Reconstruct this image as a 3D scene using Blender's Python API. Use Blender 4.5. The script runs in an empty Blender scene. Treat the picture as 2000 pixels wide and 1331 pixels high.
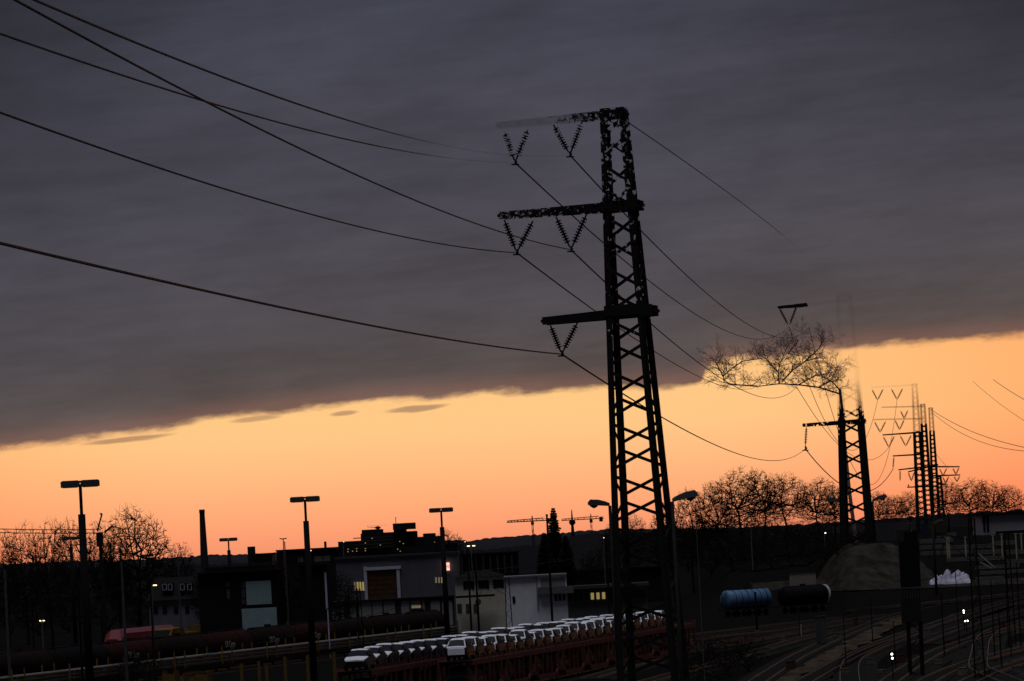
import bpy, math, random
from mathutils import Vector, Matrix, noise as mnoise
random.seed(7)
scene = bpy.context.scene
col = scene.collection
R = math.radians
# ------------------------------------------------------------------ camera
FPX, CX, CY = 10650.0, 1000.0, 665.5         # focal length and centre in photo pixels (2000 wide)
F0 = 6800.0; KS = FPX / F0                    # depths below are noted for a 6800 px lens; KS turns them into metres
H = 12.2                                      # camera height above the rail yard
ROLL = R(3.0)
PITCH = math.atan(395 * math.cos(ROLL) / FPX)
fwd = Vector((0, math.cos(PITCH), math.sin(PITCH)))
up0 = Vector((0, -math.sin(PITCH), math.cos(PITCH)))
rt0 = Vector((1, 0, 0))
crt = rt0 * math.cos(ROLL) - up0 * math.sin(ROLL)
cup = up0 * math.cos(ROLL) + rt0 * math.sin(ROLL)
cam_d = bpy.data.cameras.new('camera'); cam = bpy.data.objects.new('camera', cam_d); col.objects.link(cam)
cam_d.sensor_width = 36; cam_d.lens = 36 * FPX / 2000; cam_d.clip_start = 0.5; cam_d.clip_end = 20000
M = Matrix((crt, cup, -fwd)).transposed().to_4x4(); M.translation = Vector((0, 0, H)); cam.matrix_world = M
scene.camera = cam
def ray(px, py):
    return fwd * FPX + crt * (px - CX) - cup * (py - CY)
def P(px, py, d):
    r = ray(px, py); d = d * KS; return Vector((r.x / r.y * d, d, H + r.z / r.y * d))
def G(px, py, z=0.0):
    r = ray(px, py); k = (z - H) / r.z; return Vector((r.x * k, r.y * k, z))
def X(px, d, py=1060): return P(px, py, d).x
def Z(px, py, d): return P(px, py, d).z
def azel(px, py):
    r = ray(px, py).normalized(); return math.degrees(math.atan2(r.x, r.y))*KS, math.degrees(math.asin(r.z))*KS   # in stretched degrees
# ------------------------------------------------------------------ world
scene.view_settings.view_transform = 'Standard'; scene.view_settings.look = 'None'
scene.cycles.transparent_max_bounces = 96; scene.view_settings.exposure = 0.0; scene.view_settings.gamma = 1.0
world = bpy.data.worlds.new('World'); scene.world = world; world.use_nodes = True
def build_world():
    nt = world.node_tree; N = nt.nodes; L = nt.links; N.clear()
    def node(t, **k):
        n = N.new(t)
        for a, b in k.items(): setattr(n, a, b)
        return n
    def setin(sock, v):
        if hasattr(v, 'is_output') or isinstance(v, bpy.types.NodeSocket): L.new(v, sock)
        else: sock.default_value = v
    def m(op, a, b=None, c=None, clamp=False):
        n = node('ShaderNodeMath', operation=op, use_clamp=clamp); setin(n.inputs[0], a)
        if b is not None: setin(n.inputs[1], b)
        if c is not None: setin(n.inputs[2], c)
        return n.outputs[0]
    def sm(v, a, b):
        n = node('ShaderNodeMapRange', interpolation_type='SMOOTHSTEP'); setin(n.inputs[0], v)
        setin(n.inputs[1], a); setin(n.inputs[2], b); return n.outputs[0]
    def mix(f, a, b):
        n = node('ShaderNodeMix', data_type='RGBA'); setin(n.inputs['Factor'], f)
        setin(n.inputs[6], a); setin(n.inputs[7], b); return n.outputs[2]
    def ramp(f, pts):
        n = node('ShaderNodeValToRGB'); setin(n.inputs[0], f); e = n.color_ramp.elements
        while len(e) < len(pts): e.new(0.5)
        for q, (p, c) in zip(e, pts): q.position = p; q.color = (*c, 1)
        return n.outputs[0]
    tc = node('ShaderNodeTexCoord'); sep = node('ShaderNodeSeparateXYZ'); L.new(tc.outputs['Generated'], sep.inputs[0])
    x, y, z = sep.outputs
    az = m('MULTIPLY', m('ARCTAN2', x, y), 180 / math.pi * KS)
    el = m('MULTIPLY', m('ARCSINE', z), 180 / math.pi * KS)
    # lower edge of the cloud deck, in degrees, as a curve over the azimuth
    edge = [(-350, 905), (0, 878), (250, 848), (420, 822), (640, 795), (860, 778), (1000, 769), (1180, 763), (1300, 757), (1366, 752),
            (1384, 716), (1440, 706), (1520, 702), (1600, 690), (1650, 682), (1800, 671), (2000, 655), (2350, 632)]
    fc = node('ShaderNodeFloatCurve'); cv = fc.mapping.curves[0]; fc.mapping.use_clip = False
    pts = []
    for p in edge:
        a, e = azel(*p); pts.append((max(0, min(1, (a + 12) / 24)), e / 10))
    cv.points[0].location = pts[0]; cv.points[1].location = pts[-1]
    for p in pts[1:-1]: cv.points.new(*p)
    for p in cv.points: p.handle_type = 'AUTO_CLAMPED'
    fc.mapping.update()
    u = m('MULTIPLY_ADD', az, 1 / 24, 0.5, clamp=True); L.new(u, fc.inputs['Value'])
    T = m('MULTIPLY', fc.outputs[0], 10.0)
    el2 = m('MULTIPLY_ADD', az, -0.062, el)                 # the cloud layers lie slightly aslant
    def nz(sx, sy, scale, det=6, rough=0.55, off=0.0):
        cb = node('ShaderNodeCombineXYZ'); setin(cb.inputs[0], m('MULTIPLY', az, sx)); setin(cb.inputs[1], m('MULTIPLY', el2, sy)); cb.inputs[2].default_value = off
        n = node('ShaderNodeTexNoise'); n.inputs['Scale'].default_value = scale; n.inputs['Detail'].default_value = det; n.inputs['Roughness'].default_value = rough
        L.new(cb.outputs[0], n.inputs['Vector']); return n.outputs['Fac']
    n1 = nz(1.1, 3.2, 1.0, 8, 0.6); n2 = nz(0.28, 0.9, 1.0, 5, 0.55, 7.3); n3 = nz(0.5, 4.2, 1.0, 6, 0.6, 3.1)
    d = m('SUBTRACT', el, T)
    dn = m('MULTIPLY_ADD', m('SUBTRACT', n1, 0.5), 0.34, d)
    mask = sm(dn, -0.06, 0.10)
    # thin detached streak under the deck
    def streak(px, py, wx, wy, amp):
        a0, e0 = azel(px, py); sl = 0.062
        da = m('MULTIPLY', m('SUBTRACT', az, a0), 1 / wx)
        de = m('MULTIPLY', m('SUBTRACT', m('MULTIPLY_ADD', m('SUBTRACT', az, a0), -sl, el), e0), 1 / wy)
        de = m('ADD', de, m('MULTIPLY', m('SUBTRACT', n3, 0.5), 2.2))
        q = m('ADD', m('MULTIPLY', da, da), m('MULTIPLY', de, de))
        return m('MULTIPLY', sm(q, 1.0, 0.15), amp)
    for s in (streak(815, 798, 0.62, 0.055, 0.62), streak(672, 808, 0.28, 0.05, 0.55), streak(500, 818, 0.5, 0.06, 0.5), streak(250, 858, 0.9, 0.06, 0.6)):
        mask = m('MAXIMUM', mask, s)
    # clear band: glowing at the sunset side, fading to dull blue all round behind the camera
    glow = ramp(m('MULTIPLY', el, 0.1, clamp=True), [(0.0, (0.90, 0.29, 0.15)), (0.035, (0.99, 0.352, 0.170)), (0.055, (1.0, 0.386, 0.181)), (0.13, (1.0, 0.50, 0.218)), (0.186, (1.0, 0.572, 0.238)), (0.25, (1.0, 0.585, 0.235)), (0.4, (1.0, 0.56, 0.22))])
    dusk = ramp(m('MULTIPLY', el, 0.1, clamp=True), [(0.0, (0.16, 0.12, 0.15)), (1.0, (0.12, 0.14, 0.2))])
    aaz = m('ABSOLUTE', az)
    glow2 = node('ShaderNodeMix', data_type='RGBA', blend_type='MULTIPLY'); setin(glow2.inputs['Factor'], sm(m('ABSOLUTE', m('ADD', az, 1.2)), 3.5, 12.0)); setin(glow2.inputs[6], glow); glow2.inputs[7].default_value = (1.0, 0.72, 0.62, 1); glow = glow2.outputs[2]
    clear = mix(sm(aaz, 40.0, 170.0), glow, dusk)
    # under side of the cloud deck
    cl = ramp(m('MULTIPLY', d, 1 / 12.0, clamp=True), [(0.0, (0.125, 0.086, 0.080)), (0.022, (0.105, 0.079, 0.076)), (0.046, (0.090, 0.074, 0.073)), (0.09, (0.077, 0.069, 0.076)), (0.138, (0.074, 0.069, 0.081)), (0.275, (0.063, 0.061, 0.081)), (0.5, (0.049, 0.051, 0.074)), (0.75, (0.040, 0.043, 0.063)), (1.0, (0.037, 0.041, 0.061))])
    br = m('ADD', m('MULTIPLY', m('SUBTRACT', n2, 0.5), 0.8), m('MULTIPLY', m('SUBTRACT', n3, 0.5), 0.42))
    br = m('ADD', br, 1.0)
    thick = m('MULTIPLY', sm(aaz, 3.0, 9.5), sm(el, 3.5, 10.0))      # weight of a lens vignette painted into the cloud colour, high up and sideways
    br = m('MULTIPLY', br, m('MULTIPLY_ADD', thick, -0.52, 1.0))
    n4 = nz(2.6, 9.0, 1.0, 6, 0.62, 11.7); br = m('MULTIPLY', br, m('MULTIPLY_ADD', m('SUBTRACT', n4, 0.5), 0.16, 1.0))
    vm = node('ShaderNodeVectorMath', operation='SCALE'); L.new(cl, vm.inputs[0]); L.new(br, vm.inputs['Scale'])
    warm = m('MULTIPLY', sm(d, 0.45, 0.0), 0.10)            # the glow tinges the thin lower rim
    cloud = mix(warm, vm.outputs[0], (0.9, 0.35, 0.16, 1))
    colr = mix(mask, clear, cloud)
    # the physical twilight sky behind it all, very weak
    sky = node('ShaderNodeTexSky', sky_type='NISHITA', sun_disc=False); sky.sun_elevation = R(-1.5); sky.sun_rotation = R(8)
    b1 = node('ShaderNodeBackground'); L.new(colr, b1.inputs[0]); b1.inputs[1].default_value = 1.0
    b2 = node('ShaderNodeBackground'); L.new(sky.outputs[0], b2.inputs[0]); b2.inputs[1].default_value = 0.004
    ad = node('ShaderNodeAddShader'); L.new(b1.outputs[0], ad.inputs[0]); L.new(b2.outputs[0], ad.inputs[1])
    out = node('ShaderNodeOutputWorld'); L.new(ad.outputs[0], out.inputs[0])
build_world()
# dusk light: one broad soft lamp from high in the overcast sky
sd = bpy.data.lights.new('sun', 'SUN'); sun = bpy.data.objects.new('sun', sd); col.objects.link(sun)
sd.energy = 1.1; sd.angle = R(50); sd.color = (0.92, 0.93, 1.0)
sun.rotation_euler = Vector((0.04, 0.16, -1.0)).to_track_quat('-Z', 'Y').to_euler()

# ------------------------------------------------------------------ materials
MATS = {}
def mat(name, c, rough=0.7, var=0.25, scale=3.0, metal=0.0, bump=0.0, emit=None, spec=0.3, c2=None, coat=0.0, ys=None):
    if name in MATS: return MATS[name]
    m = bpy.data.materials.new(name); m.use_nodes = True; MATS[name] = m
    nt = m.node_tree; b = nt.nodes['Principled BSDF']; L = nt.links
    b.inputs['Roughness'].default_value = rough; b.inputs['Metallic'].default_value = metal
    b.inputs['Specular IOR Level'].default_value = spec; b.inputs['Coat Weight'].default_value = coat
    if emit:
        b.inputs['Emission Color'].default_value = (*emit[0], 1); b.inputs['Emission Strength'].default_value = emit[1]
    tc = nt.nodes.new('ShaderNodeTexCoord'); n = nt.nodes.new('ShaderNodeTexNoise')
    n.inputs['Scale'].default_value = scale; n.inputs['Detail'].default_value = 6; n.inputs['Roughness'].default_value = 0.65
    src = tc.outputs['Object']
    if ys:
        mp = nt.nodes.new('ShaderNodeMapping'); mp.inputs['Scale'].default_value = (1, ys, 1); L.new(src, mp.inputs['Vector']); src = mp.outputs[0]
    L.new(src, n.inputs['Vector'])
    mx = nt.nodes.new('ShaderNodeMix'); mx.data_type = 'RGBA'
    mr = nt.nodes.new('ShaderNodeMapRange'); mr.inputs[1].default_value = 0.3; mr.inputs[2].default_value = 0.7
    L.new(n.outputs['Fac'], mr.inputs[0]); L.new(mr.outputs[0], mx.inputs['Factor'])
    lo = tuple(v * (1 - var) for v in c); hi = c2 if c2 else tuple(min(1, v * (1 + var)) for v in c)
    mx.inputs[6].default_value = (*lo, 1); mx.inputs[7].default_value = (*hi, 1); L.new(mx.outputs[2], b.inputs['Base Color'])
    if bump:
        bp = nt.nodes.new('ShaderNodeBump'); bp.inputs['Strength'].default_value = bump; bp.inputs['Distance'].default_value = 0.05
        n2 = nt.nodes.new('ShaderNodeTexNoise'); n2.inputs['Scale'].default_value = scale * 6; n2.inputs['Detail'].default_value = 5
        L.new(tc.outputs['Object'], n2.inputs['Vector']); L.new(n2.outputs['Fac'], bp.inputs['Height']); L.new(bp.outputs[0], b.inputs['Normal'])
    return m
STEEL = mat('dark_steel', (0.018, 0.017, 0.017), 0.7, spec=0.04)
BLACK = mat('black_paint', (0.008, 0.008, 0.009), 0.85, spec=0.05)
WIRE = mat('wire_metal', (0.015, 0.014, 0.015), 0.6)
BARK = mat('bark', (0.016, 0.012, 0.010), 0.95, spec=0.05)
INSUL = mat('brown_porcelain', (0.014, 0.011, 0.011), 0.4)
LAMPG = mat('lamp_housing', (0.055, 0.058, 0.065), 0.6)
CONC = mat('concrete', (0.10, 0.098, 0.095), 0.9, bump=0.3)
PALEW = mat('pale_wall', (0.27, 0.27, 0.265), 0.9, 0.15, 0.8)
WHITEW = mat('white_wall', (0.74, 0.74, 0.80), 0.85, 0.12, 0.6)
CREAM = mat('cream_wall', (0.56, 0.53, 0.43), 0.9, 0.15, 0.8)
SHED = mat('grey_cladding', (0.095, 0.093, 0.115), 0.8, 0.15, 0.5)
DARKW = mat('dark_wall', (0.011, 0.012, 0.014), 0.9, spec=0.04)
FARW = mat('far_wall', (0.020, 0.020, 0.023), 0.9, spec=0.04)
TEAL = mat('teal_sheet', (0.33, 0.46, 0.48), 0.6, 0.12, 1.5)
ROOF = mat('dark_roof', (0.013, 0.012, 0.012), 0.9, spec=0.04)
WFRAME = mat('white_frame', (0.48, 0.48, 0.56), 0.8, 0.15)
BROWND = mat('brown_door', (0.06, 0.028, 0.012), 0.8, 0.4, 1.2)
GLASSD = mat('dark_glass', (0.010, 0.011, 0.013), 0.3, 0.1, spec=0.12)
LITW = mat('lit_window', (0.4, 0.3, 0.1), 0.5, emit=((1.0, 0.72, 0.28), 0.26))
LITD = mat('dim_lit_window', (0.3, 0.25, 0.15), 0.5, emit=((1.0, 0.75, 0.42), 0.12))
LAMPW = mat('lamp_glow_white', (0.8, 0.8, 0.8), 0.5, emit=((1.0, 0.95, 0.82), 6.0))
LAMPY = mat('lamp_glow_yellow', (0.8, 0.7, 0.4), 0.5, emit=((1.0, 0.80, 0.42), 2.6))
SIGNW = mat('lit_sign_face', (0.8, 0.6, 0.5), 0.5, emit=((1.0, 0.72, 0.56), 1.0))
SIGNR = mat('lit_sign_letter', (0.5, 0.03, 0.02), 0.5, emit=((0.8, 0.10, 0.05), 0.6))
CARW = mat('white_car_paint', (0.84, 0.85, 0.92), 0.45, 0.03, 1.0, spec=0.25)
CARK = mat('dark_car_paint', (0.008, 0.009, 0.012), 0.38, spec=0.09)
CARG = mat('car_glass', (0.016, 0.018, 0.024), 0.35, 0.1, spec=0.06)
TYRE = mat('tyre_rubber', (0.010, 0.010, 0.010), 0.9)
RIM = mat('wheel_rim', (0.30, 0.28, 0.26), 0.25, metal=0.9)
CHROME = mat('headlamp_glass', (0.50, 0.45, 0.42), 0.12, metal=0.9)
TAILR = mat('tail_lamp', (0.12, 0.01, 0.01), 0.2)
WRED = mat('wagon_red', (0.125, 0.030, 0.024), 0.75, 0.35, 1.5)
TANKB = mat('tank_brown', (0.0105, 0.0055, 0.005), 0.8, 0.4, 0.7, spec=0.08)
TANKR = mat('tank_red', (0.024, 0.006, 0.0065), 0.8, 0.35, 0.7, spec=0.08)
TANKBL = mat('tank_blue', (0.085, 0.18, 0.32), 0.5, 0.25, 0.7)
YEL = mat('yellow_paint', (0.20, 0.10, 0.014), 0.75, 0.4, 1.0, spec=0.1)
YELD = mat('dull_yellow_steel', (0.13, 0.075, 0.015), 0.8, 0.4, 2.0)
REDT = mat('train_red', (0.15, 0.014, 0.022), 0.5, 0.2)
PINKR = mat('train_roof_red', (0.19, 0.055, 0.075), 0.6, 0.2)
RAIL = mat('rail_steel', (0.20, 0.15, 0.11), 0.35, 0.3, metal=0.7)
RAILL = mat('new_rail_steel', (0.15, 0.14, 0.13), 0.5, 0.25, 0.6)
SLEEP = mat('sleeper', (0.018, 0.015, 0.013), 0.95)
BALL = mat('ballast', (0.0085, 0.0078, 0.0072), 0.95, 0.45, 2.0, bump=0.8, c2=(0.014, 0.0128, 0.0118), spec=0.0)
SOIL = mat('dirt', (0.026, 0.0225, 0.0185), 0.95, 0.6, 0.55, bump=0.2, c2=(0.052, 0.045, 0.037), spec=0.0, ys=0.10)
ASPH = mat('yard_asphalt', (0.022, 0.022, 0.024), 0.9, 0.5, 0.3, bump=0.3, spec=0.05)
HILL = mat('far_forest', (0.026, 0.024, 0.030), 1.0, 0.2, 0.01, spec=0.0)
LETTER = mat('pale_lettering', (0.30, 0.29, 0.29), 0.8)
TARP = mat('white_tarp', (0.50, 0.49, 0.60), 0.6, 0.12, 1.0)
STAKE = mat('pale_stake', (0.42, 0.36, 0.25), 0.7)
LEAF = mat('dark_leaves', (0.014, 0.015, 0.010), 0.95, 0.4, spec=0.05)
CONTB = mat('container_blue', (0.020, 0.030, 0.060), 0.7)
CONTY = mat('container_ochre', (0.050, 0.037, 0.018), 0.7)
CONTG = mat('container_grey', (0.045, 0.047, 0.052), 0.7)
BEIGE = mat('beige_panel', (0.26, 0.235, 0.195), 0.9, 0.12)
ORANGE = mat('orange_lamp', (0.5, 0.2, 0.05), 0.6, emit=((1.0, 0.38, 0.12), 1.2))

def ghost(name, zlo, zhi, cmin, left=None, veil=None):
    """Lattice steel with double-exposure fading put in as transparency: a broken network of dark flecks that thins out with height."""
    m = bpy.data.materials.new(name); m.use_nodes = True; nt = m.node_tree; N = nt.nodes; L = nt.links
    b = N['Principled BSDF']; b.inputs['Base Color'].default_value = (0.014, 0.013, 0.013, 1); b.inputs['Roughness'].default_value = 0.8; b.inputs['Specular IOR Level'].default_value = 0.1
    g = N.new('ShaderNodeNewGeometry'); sp = N.new('ShaderNodeSeparateXYZ'); L.new(g.outputs['Position'], sp.inputs[0])
    def mth(op, a, bb=None, clamp=False):
        n = N.new('ShaderNodeMath'); n.operation = op; n.use_clamp = clamp
        for i, v in enumerate((a, bb)):
            if v is None: continue
            if isinstance(v, bpy.types.NodeSocket): L.new(v, n.inputs[i])
            else: n.inputs[i].default_value = v
        return n.outputs[0]
    mr = N.new('ShaderNodeMapRange'); mr.inputs[1].default_value = zlo; mr.inputs[2].default_value = zhi; mr.inputs[3].default_value = 0.78; mr.inputs[4].default_value = cmin
    L.new(sp.outputs[2], mr.inputs[0]); c = mr.outputs[0]
    if left:
        x0, x1, k = left                       # towards the arm tips the ghosting fades the steel further
        m2 = N.new('ShaderNodeMapRange'); m2.inputs[1].default_value = x0; m2.inputs[2].default_value = x1; m2.inputs[3].default_value = 0.0; m2.inputs[4].default_value = k
        L.new(sp.outputs[0], m2.inputs[0])
        m3 = N.new('ShaderNodeMapRange'); m3.inputs[1].default_value = zlo; m3.inputs[2].default_value = zhi; L.new(sp.outputs[2], m3.inputs[0])
        c = mth('SUBTRACT', c, mth('MULTIPLY', m2.outputs[0], m3.outputs[0]))
    sc = 7.0 if zhi < 30 else 1.6
    v = N.new('ShaderNodeTexVoronoi'); v.feature = 'DISTANCE_TO_EDGE'; v.inputs['Scale'].default_value = sc * 0.55
    nz = N.new('ShaderNodeTexNoise'); nz.inputs['Scale'].default_value = sc * 0.7; nz.inputs['Detail'].default_value = 5
    L.new(g.outputs['Position'], nz.inputs['Vector'])
    va = N.new('ShaderNodeVectorMath'); va.operation = 'ADD'; L.new(g.outputs['Position'], va.inputs[0])
    vs = N.new('ShaderNodeVectorMath'); vs.operation = 'SCALE'; L.new(nz.outputs['Color'], vs.inputs[0]); vs.inputs['Scale'].default_value = 0.9 / sc
    L.new(vs.outputs[0], va.inputs[1]); L.new(va.outputs[0], v.inputs['Vector'])
    pat = mth('ADD', mth('MULTIPLY', v.outputs['Distance'], 1.5), mth('MULTIPLY', nz.outputs['Fac'], 0.55))
    a = mth('MULTIPLY', mth('SUBTRACT', c, pat), 9.0)
    a = mth('ADD', a, 0.5, clamp=True)
    a = mth('MAXIMUM', a, 0.06 if zhi < 30 else 0.012)
    if veil:                                   # a thin veil of the steel stays visible a little higher up
        v0, v1, va_ = veil; mv = N.new('ShaderNodeMapRange'); mv.inputs[1].default_value = v0; mv.inputs[2].default_value = v1; mv.inputs[3].default_value = va_; mv.inputs[4].default_value = 0.0
        L.new(sp.outputs[2], mv.inputs[0]); a = mth('MAXIMUM', a, mv.outputs[0])
    full = mth('LESS_THAN', sp.outputs[2], zlo); a = mth('MAXIMUM', a, full)
    tr = N.new('ShaderNodeBsdfTransparent'); ms = N.new('ShaderNodeMixShader')
    L.new(a, ms.inputs[0]); L.new(tr.outputs[0], ms.inputs[1]); L.new(b.outputs[0], ms.inputs[2]); L.new(ms.outputs[0], N['Material Output'].inputs[0])
    return m

# ------------------------------------------------------------------ mesh helpers
class MB:
    def __init__(s): s.v = []; s.f = []; s.mi = []; s.cur = 0
    def quad(s, a, b, c, d):
        n = len(s.v); s.v += [tuple(a), tuple(b), tuple(c), tuple(d)]; s.f.append((n, n+1, n+2, n+3)); return s
    def box(s, x0, x1, y0, y1, z0, z1):
        n = len(s.v)
        s.v += [(x0,y0,z0),(x1,y0,z0),(x1,y1,z0),(x0,y1,z0),(x0,y0,z1),(x1,y0,z1),(x1,y1,z1),(x0,y1,z1)]
        s.f += [(n,n+3,n+2,n+1),(n+4,n+5,n+6,n+7),(n,n+1,n+5,n+4),(n+1,n+2,n+6,n+5),(n+2,n+3,n+7,n+6),(n+3,n,n+4,n+7)]; return s
    def bar(s, a, b, w, h=None, w2=None, side=None):
        a = Vector(a); b = Vector(b); d = (b - a)
        if d.length < 1e-6: return s
        d.normalize(); h = h or w; w2 = w2 or w; h2 = h * w2 / w
        u = side or (Vector((0,0,1)) if abs(d.z) < 0.9 else Vector((0,1,0)))
        r = d.cross(u).normalized(); t = r.cross(d).normalized(); n = len(s.v)
        for p, ww, hh in ((a, w, h), (b, w2, h2)):
            for i, j in ((-1,-1),(1,-1),(1,1),(-1,1)): s.v.append(tuple(p + r*i*ww/2 + t*j*hh/2))
        s.f += [(n+3,n+2,n+1,n),(n+4,n+5,n+6,n+7)]
        for i in range(4): j = (i+1) % 4; s.f.append((n+i, n+j, n+4+j, n+4+i))
        return s
    def tube(s, pts, rad, k=6, cap=True):
        pts = [Vector(p) for p in pts]; n0 = len(s.v); m = len(pts)
        if not hasattr(rad, '__len__'): rad = [rad] * m
        for i, p in enumerate(pts):
            d = (pts[min(i+1, m-1)] - pts[max(i-1, 0)]).normalized()
            u = Vector((0,0,1)) if abs(d.z) < 0.9 else Vector((0,1,0))
            r = d.cross(u).normalized(); t = r.cross(d)
            for q in range(k):
                a = 2*math.pi*q/k; s.v.append(tuple(p + (r*math.cos(a) + t*math.sin(a))*rad[i]))
        for i in range(m-1):
            for q in range(k):
                a = n0+i*k+q; b = n0+i*k+(q+1) % k; s.f.append((a, b, b+k, a+k))
        if cap:
            s.f.append(tuple(n0+q for q in range(k))[::-1]); s.f.append(tuple(n0+(m-1)*k+q for q in range(k)))
        return s
    def lathe(s, a, b, prof, k=12):
        a = Vector(a); b = Vector(b)
        return s.tube([a.lerp(b, t) for t, r in prof], [r for t, r in prof], k)
    def prism(s, poly, y0, y1):          # polygon in x,z extruded in y
        n = len(s.v); k = len(poly)
        s.v += [(p[0], y0, p[1]) for p in poly] + [(p[0], y1, p[1]) for p in poly]
        s.f.append(tuple(n+i for i in range(k))); s.f.append(tuple(n+k+i for i in range(k))[::-1])
        for i in range(k): j = (i+1) % k; s.f.append((n+j, n+i, n+k+i, n+k+j))
        return s
    def mesh(s, name, m):
        me = bpy.data.meshes.new(name); me.from_pydata(s.v, [], s.f); me.materials.append(m); me.update(); return me
    def build(s, name, m, parent=None, smooth=False):
        me = s.mesh(name, m)
        if smooth:
            for p in me.polygons: p.use_smooth = True
        return link(name, me, parent)
def link(name, me, parent=None, loc=None):
    o = bpy.data.objects.new(name, me); col.objects.link(o)
    if parent: o.parent = parent
    if loc is not None: o.location = loc
    return o
def tag(o, label, cat, group=None, kind=None):
    o['label'] = label; o['category'] = cat
    if group: o['group'] = group
    if kind: o['kind'] = kind
    return o
def struct(o): o['kind'] = 'structure'; return o
def empty(name, loc=(0,0,0), rz=0, label=None, cat=None, group=None):
    o = bpy.data.objects.new(name, None); col.objects.link(o); o.location = loc; o.rotation_euler = (0,0,rz); o.empty_display_size = 0.2
    if label: tag(o, label, cat, group)
    return o
def copy_tree(o, parent=None):
    c = o.copy(); col.objects.link(c); c.parent = parent
    for ch in list(o.children): copy_tree(ch, c)
    return c
def text_mesh(body, size, ext=0.01):
    cu = bpy.data.curves.new('txt', 'FONT'); cu.body = body; cu.size = size; cu.extrude = ext; cu.align_x = 'CENTER'; cu.align_y = 'CENTER'
    o = bpy.data.objects.new('txt', cu); col.objects.link(o); dg = bpy.context.evaluated_depsgraph_get(); dg.update()
    me = bpy.data.meshes.new_from_object(o.evaluated_get(dg)); bpy.data.objects.remove(o); return me
ORD = ['first','second','third','fourth','fifth','sixth','seventh','eighth','ninth','tenth','eleventh','twelfth','thirteenth','fourteenth','fifteenth','sixteenth','seventeenth','eighteenth','nineteenth','twentieth','twenty-first','twenty-second','twenty-third','twenty-fourth','twenty-fifth','twenty-sixth','twenty-seventh','twenty-eighth','twenty-ninth','thirtieth','thirty-first','thirty-second','thirty-third','thirty-fourth']
def sstep(a, b, x):
    t = max(0, min(1, (x-a)/(b-a))); return t*t*(3-2*t)

# ------------------------------------------------------------------ terrain
def zt(x, y):
    if y <= 0: return 0.0
    y = y / KS; u = x / y
    s = sstep(0.046, 0.062, u)
    y0 = 528 - 73*sstep(0.080, 0.096, u)
    t = max(0, min(1, (y-y0)/108))
    e = 9.1 * s * (0.35*t*t*(3-2*t) + 0.65*t)
    n = mnoise.noise(Vector((x*0.06, y*0.06, 0))) * 0.12 * s * sstep(y0, y0+25, y)
    return e + n
def GT(px, py):
    r = ray(px, py); lo, hi = 50.0, 3000.0; d = 60.0
    while d < 4500:
        if H + r.z/r.y*d <= zt(r.x/r.y*d, d): break
        d += 2.0
    lo, hi = d-2.0, d
    for _ in range(14):
        d = (lo+hi)/2
        if H + r.z/r.y*d <= zt(r.x/r.y*d, d): hi = d
        else: lo = d
    return Vector((r.x/r.y*d, d, zt(r.x/r.y*d, d)))
def ground():
    mb = MB(); us = [-3.0,-1.2,-0.6,-0.3] + [-0.2+0.01*i for i in range(23)] + [0.03+0.003*i for i in range(45)] + [0.17, 0.19, 0.22] + [0.3,0.6,1.2,3.0]
    ds = [-80,-20, 20, 60, 120] + [200+40*i for i in range(6)] + [444+6*i for i in range(24)] + [600, 660, 760, 950, 1300, 2000, 3500, 6000, 12000]
    for d in ds:
        for u in us:
            dd = max(d, 60); x = u*dd; mb.v.append((x, d*KS, zt(x, d*KS)))
    k = len(us)
    for i in range(len(ds)-1):
        for j in range(k-1):
            a = i*k+j; mb.f.append((a, a+1, a+k+1, a+k))
    o = mb.build('ground', BALL, smooth=True); struct(o)
ground()
def patch(name, pts_l, pts_r, m, lift, rows=24, cols=8):
    """a sheet on the terrain between two edge lines given in photo pixels"""
    def along(pts, t):
        f = t*(len(pts)-1); i = min(int(f), len(pts)-2); a = f-i
        return (pts[i][0]*(1-a)+pts[i+1][0]*a, pts[i][1]*(1-a)+pts[i+1][1]*a)
    mb = MB()
    for i in range(rows+1):
        a = along(pts_l, i/rows); b = along(pts_r, i/rows)
        for j in range(cols+1):
            t = j/cols; q = GT(a[0]*(1-t)+b[0]*t, a[1]*(1-t)+b[1]*t); w = mnoise.noise(Vector((q.x*0.15, q.y*0.08, 3)))*1.2 if j in (0, cols) else 0
            q.x += w; mb.v.append((q.x, q.y, zt(q.x, q.y)+lift))
    for i in range(rows):
        for j in range(cols):
            k = cols+1; a = i*k+j; mb.f.append((a, a+1, a+k+1, a+k))
    return struct(mb.build(name, m, smooth=True))
def G_or(p): return GT(*p)
patch('dirt_slope', [(1585,1158),(1592,1136),(1610,1106),(1632,1080),(1655,1064)], [(1850,1150),(1830,1130),(1806,1104),(1776,1080),(1738,1062)], SOIL, 0.16, 60, 30)
patch('dirt_path', [(1470,1345),(1560,1305),(1640,1262),(1700,1232),(1755,1206)], [(1530,1345),(1612,1305),(1670,1270),(1730,1238),(1790,1206)], mat('path_dirt', (0.040, 0.029, 0.021), 0.95, 0.5, 0.6, bump=0.3, c2=(0.088, 0.066, 0.050), spec=0.0, ys=0.12), 0.16, 60, 6)
patch('dirt_verge', [(1470,1158),(1560,1150),(1700,1152),(1850,1148),(2030,1140)], [(1470,1140),(1560,1134),(1700,1136),(1850,1136),(2030,1128)], SOIL, 0.08, 30, 4)
patch('paved_strip', [(1660,1283),(1700,1266),(1740,1250),(1790,1228),(1860,1200)], [(1700,1283),(1745,1266),(1772,1254),(1820,1228),(1890,1200)], ASPH, 0.03, 20, 4)
patch('service_road', [(1960,1345),(1950,1310),(1955,1280),(1990,1255)], [(2060,1345),(2060,1310),(2060,1280),(2060,1255)], ASPH, 0.03, 16, 4)

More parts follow.
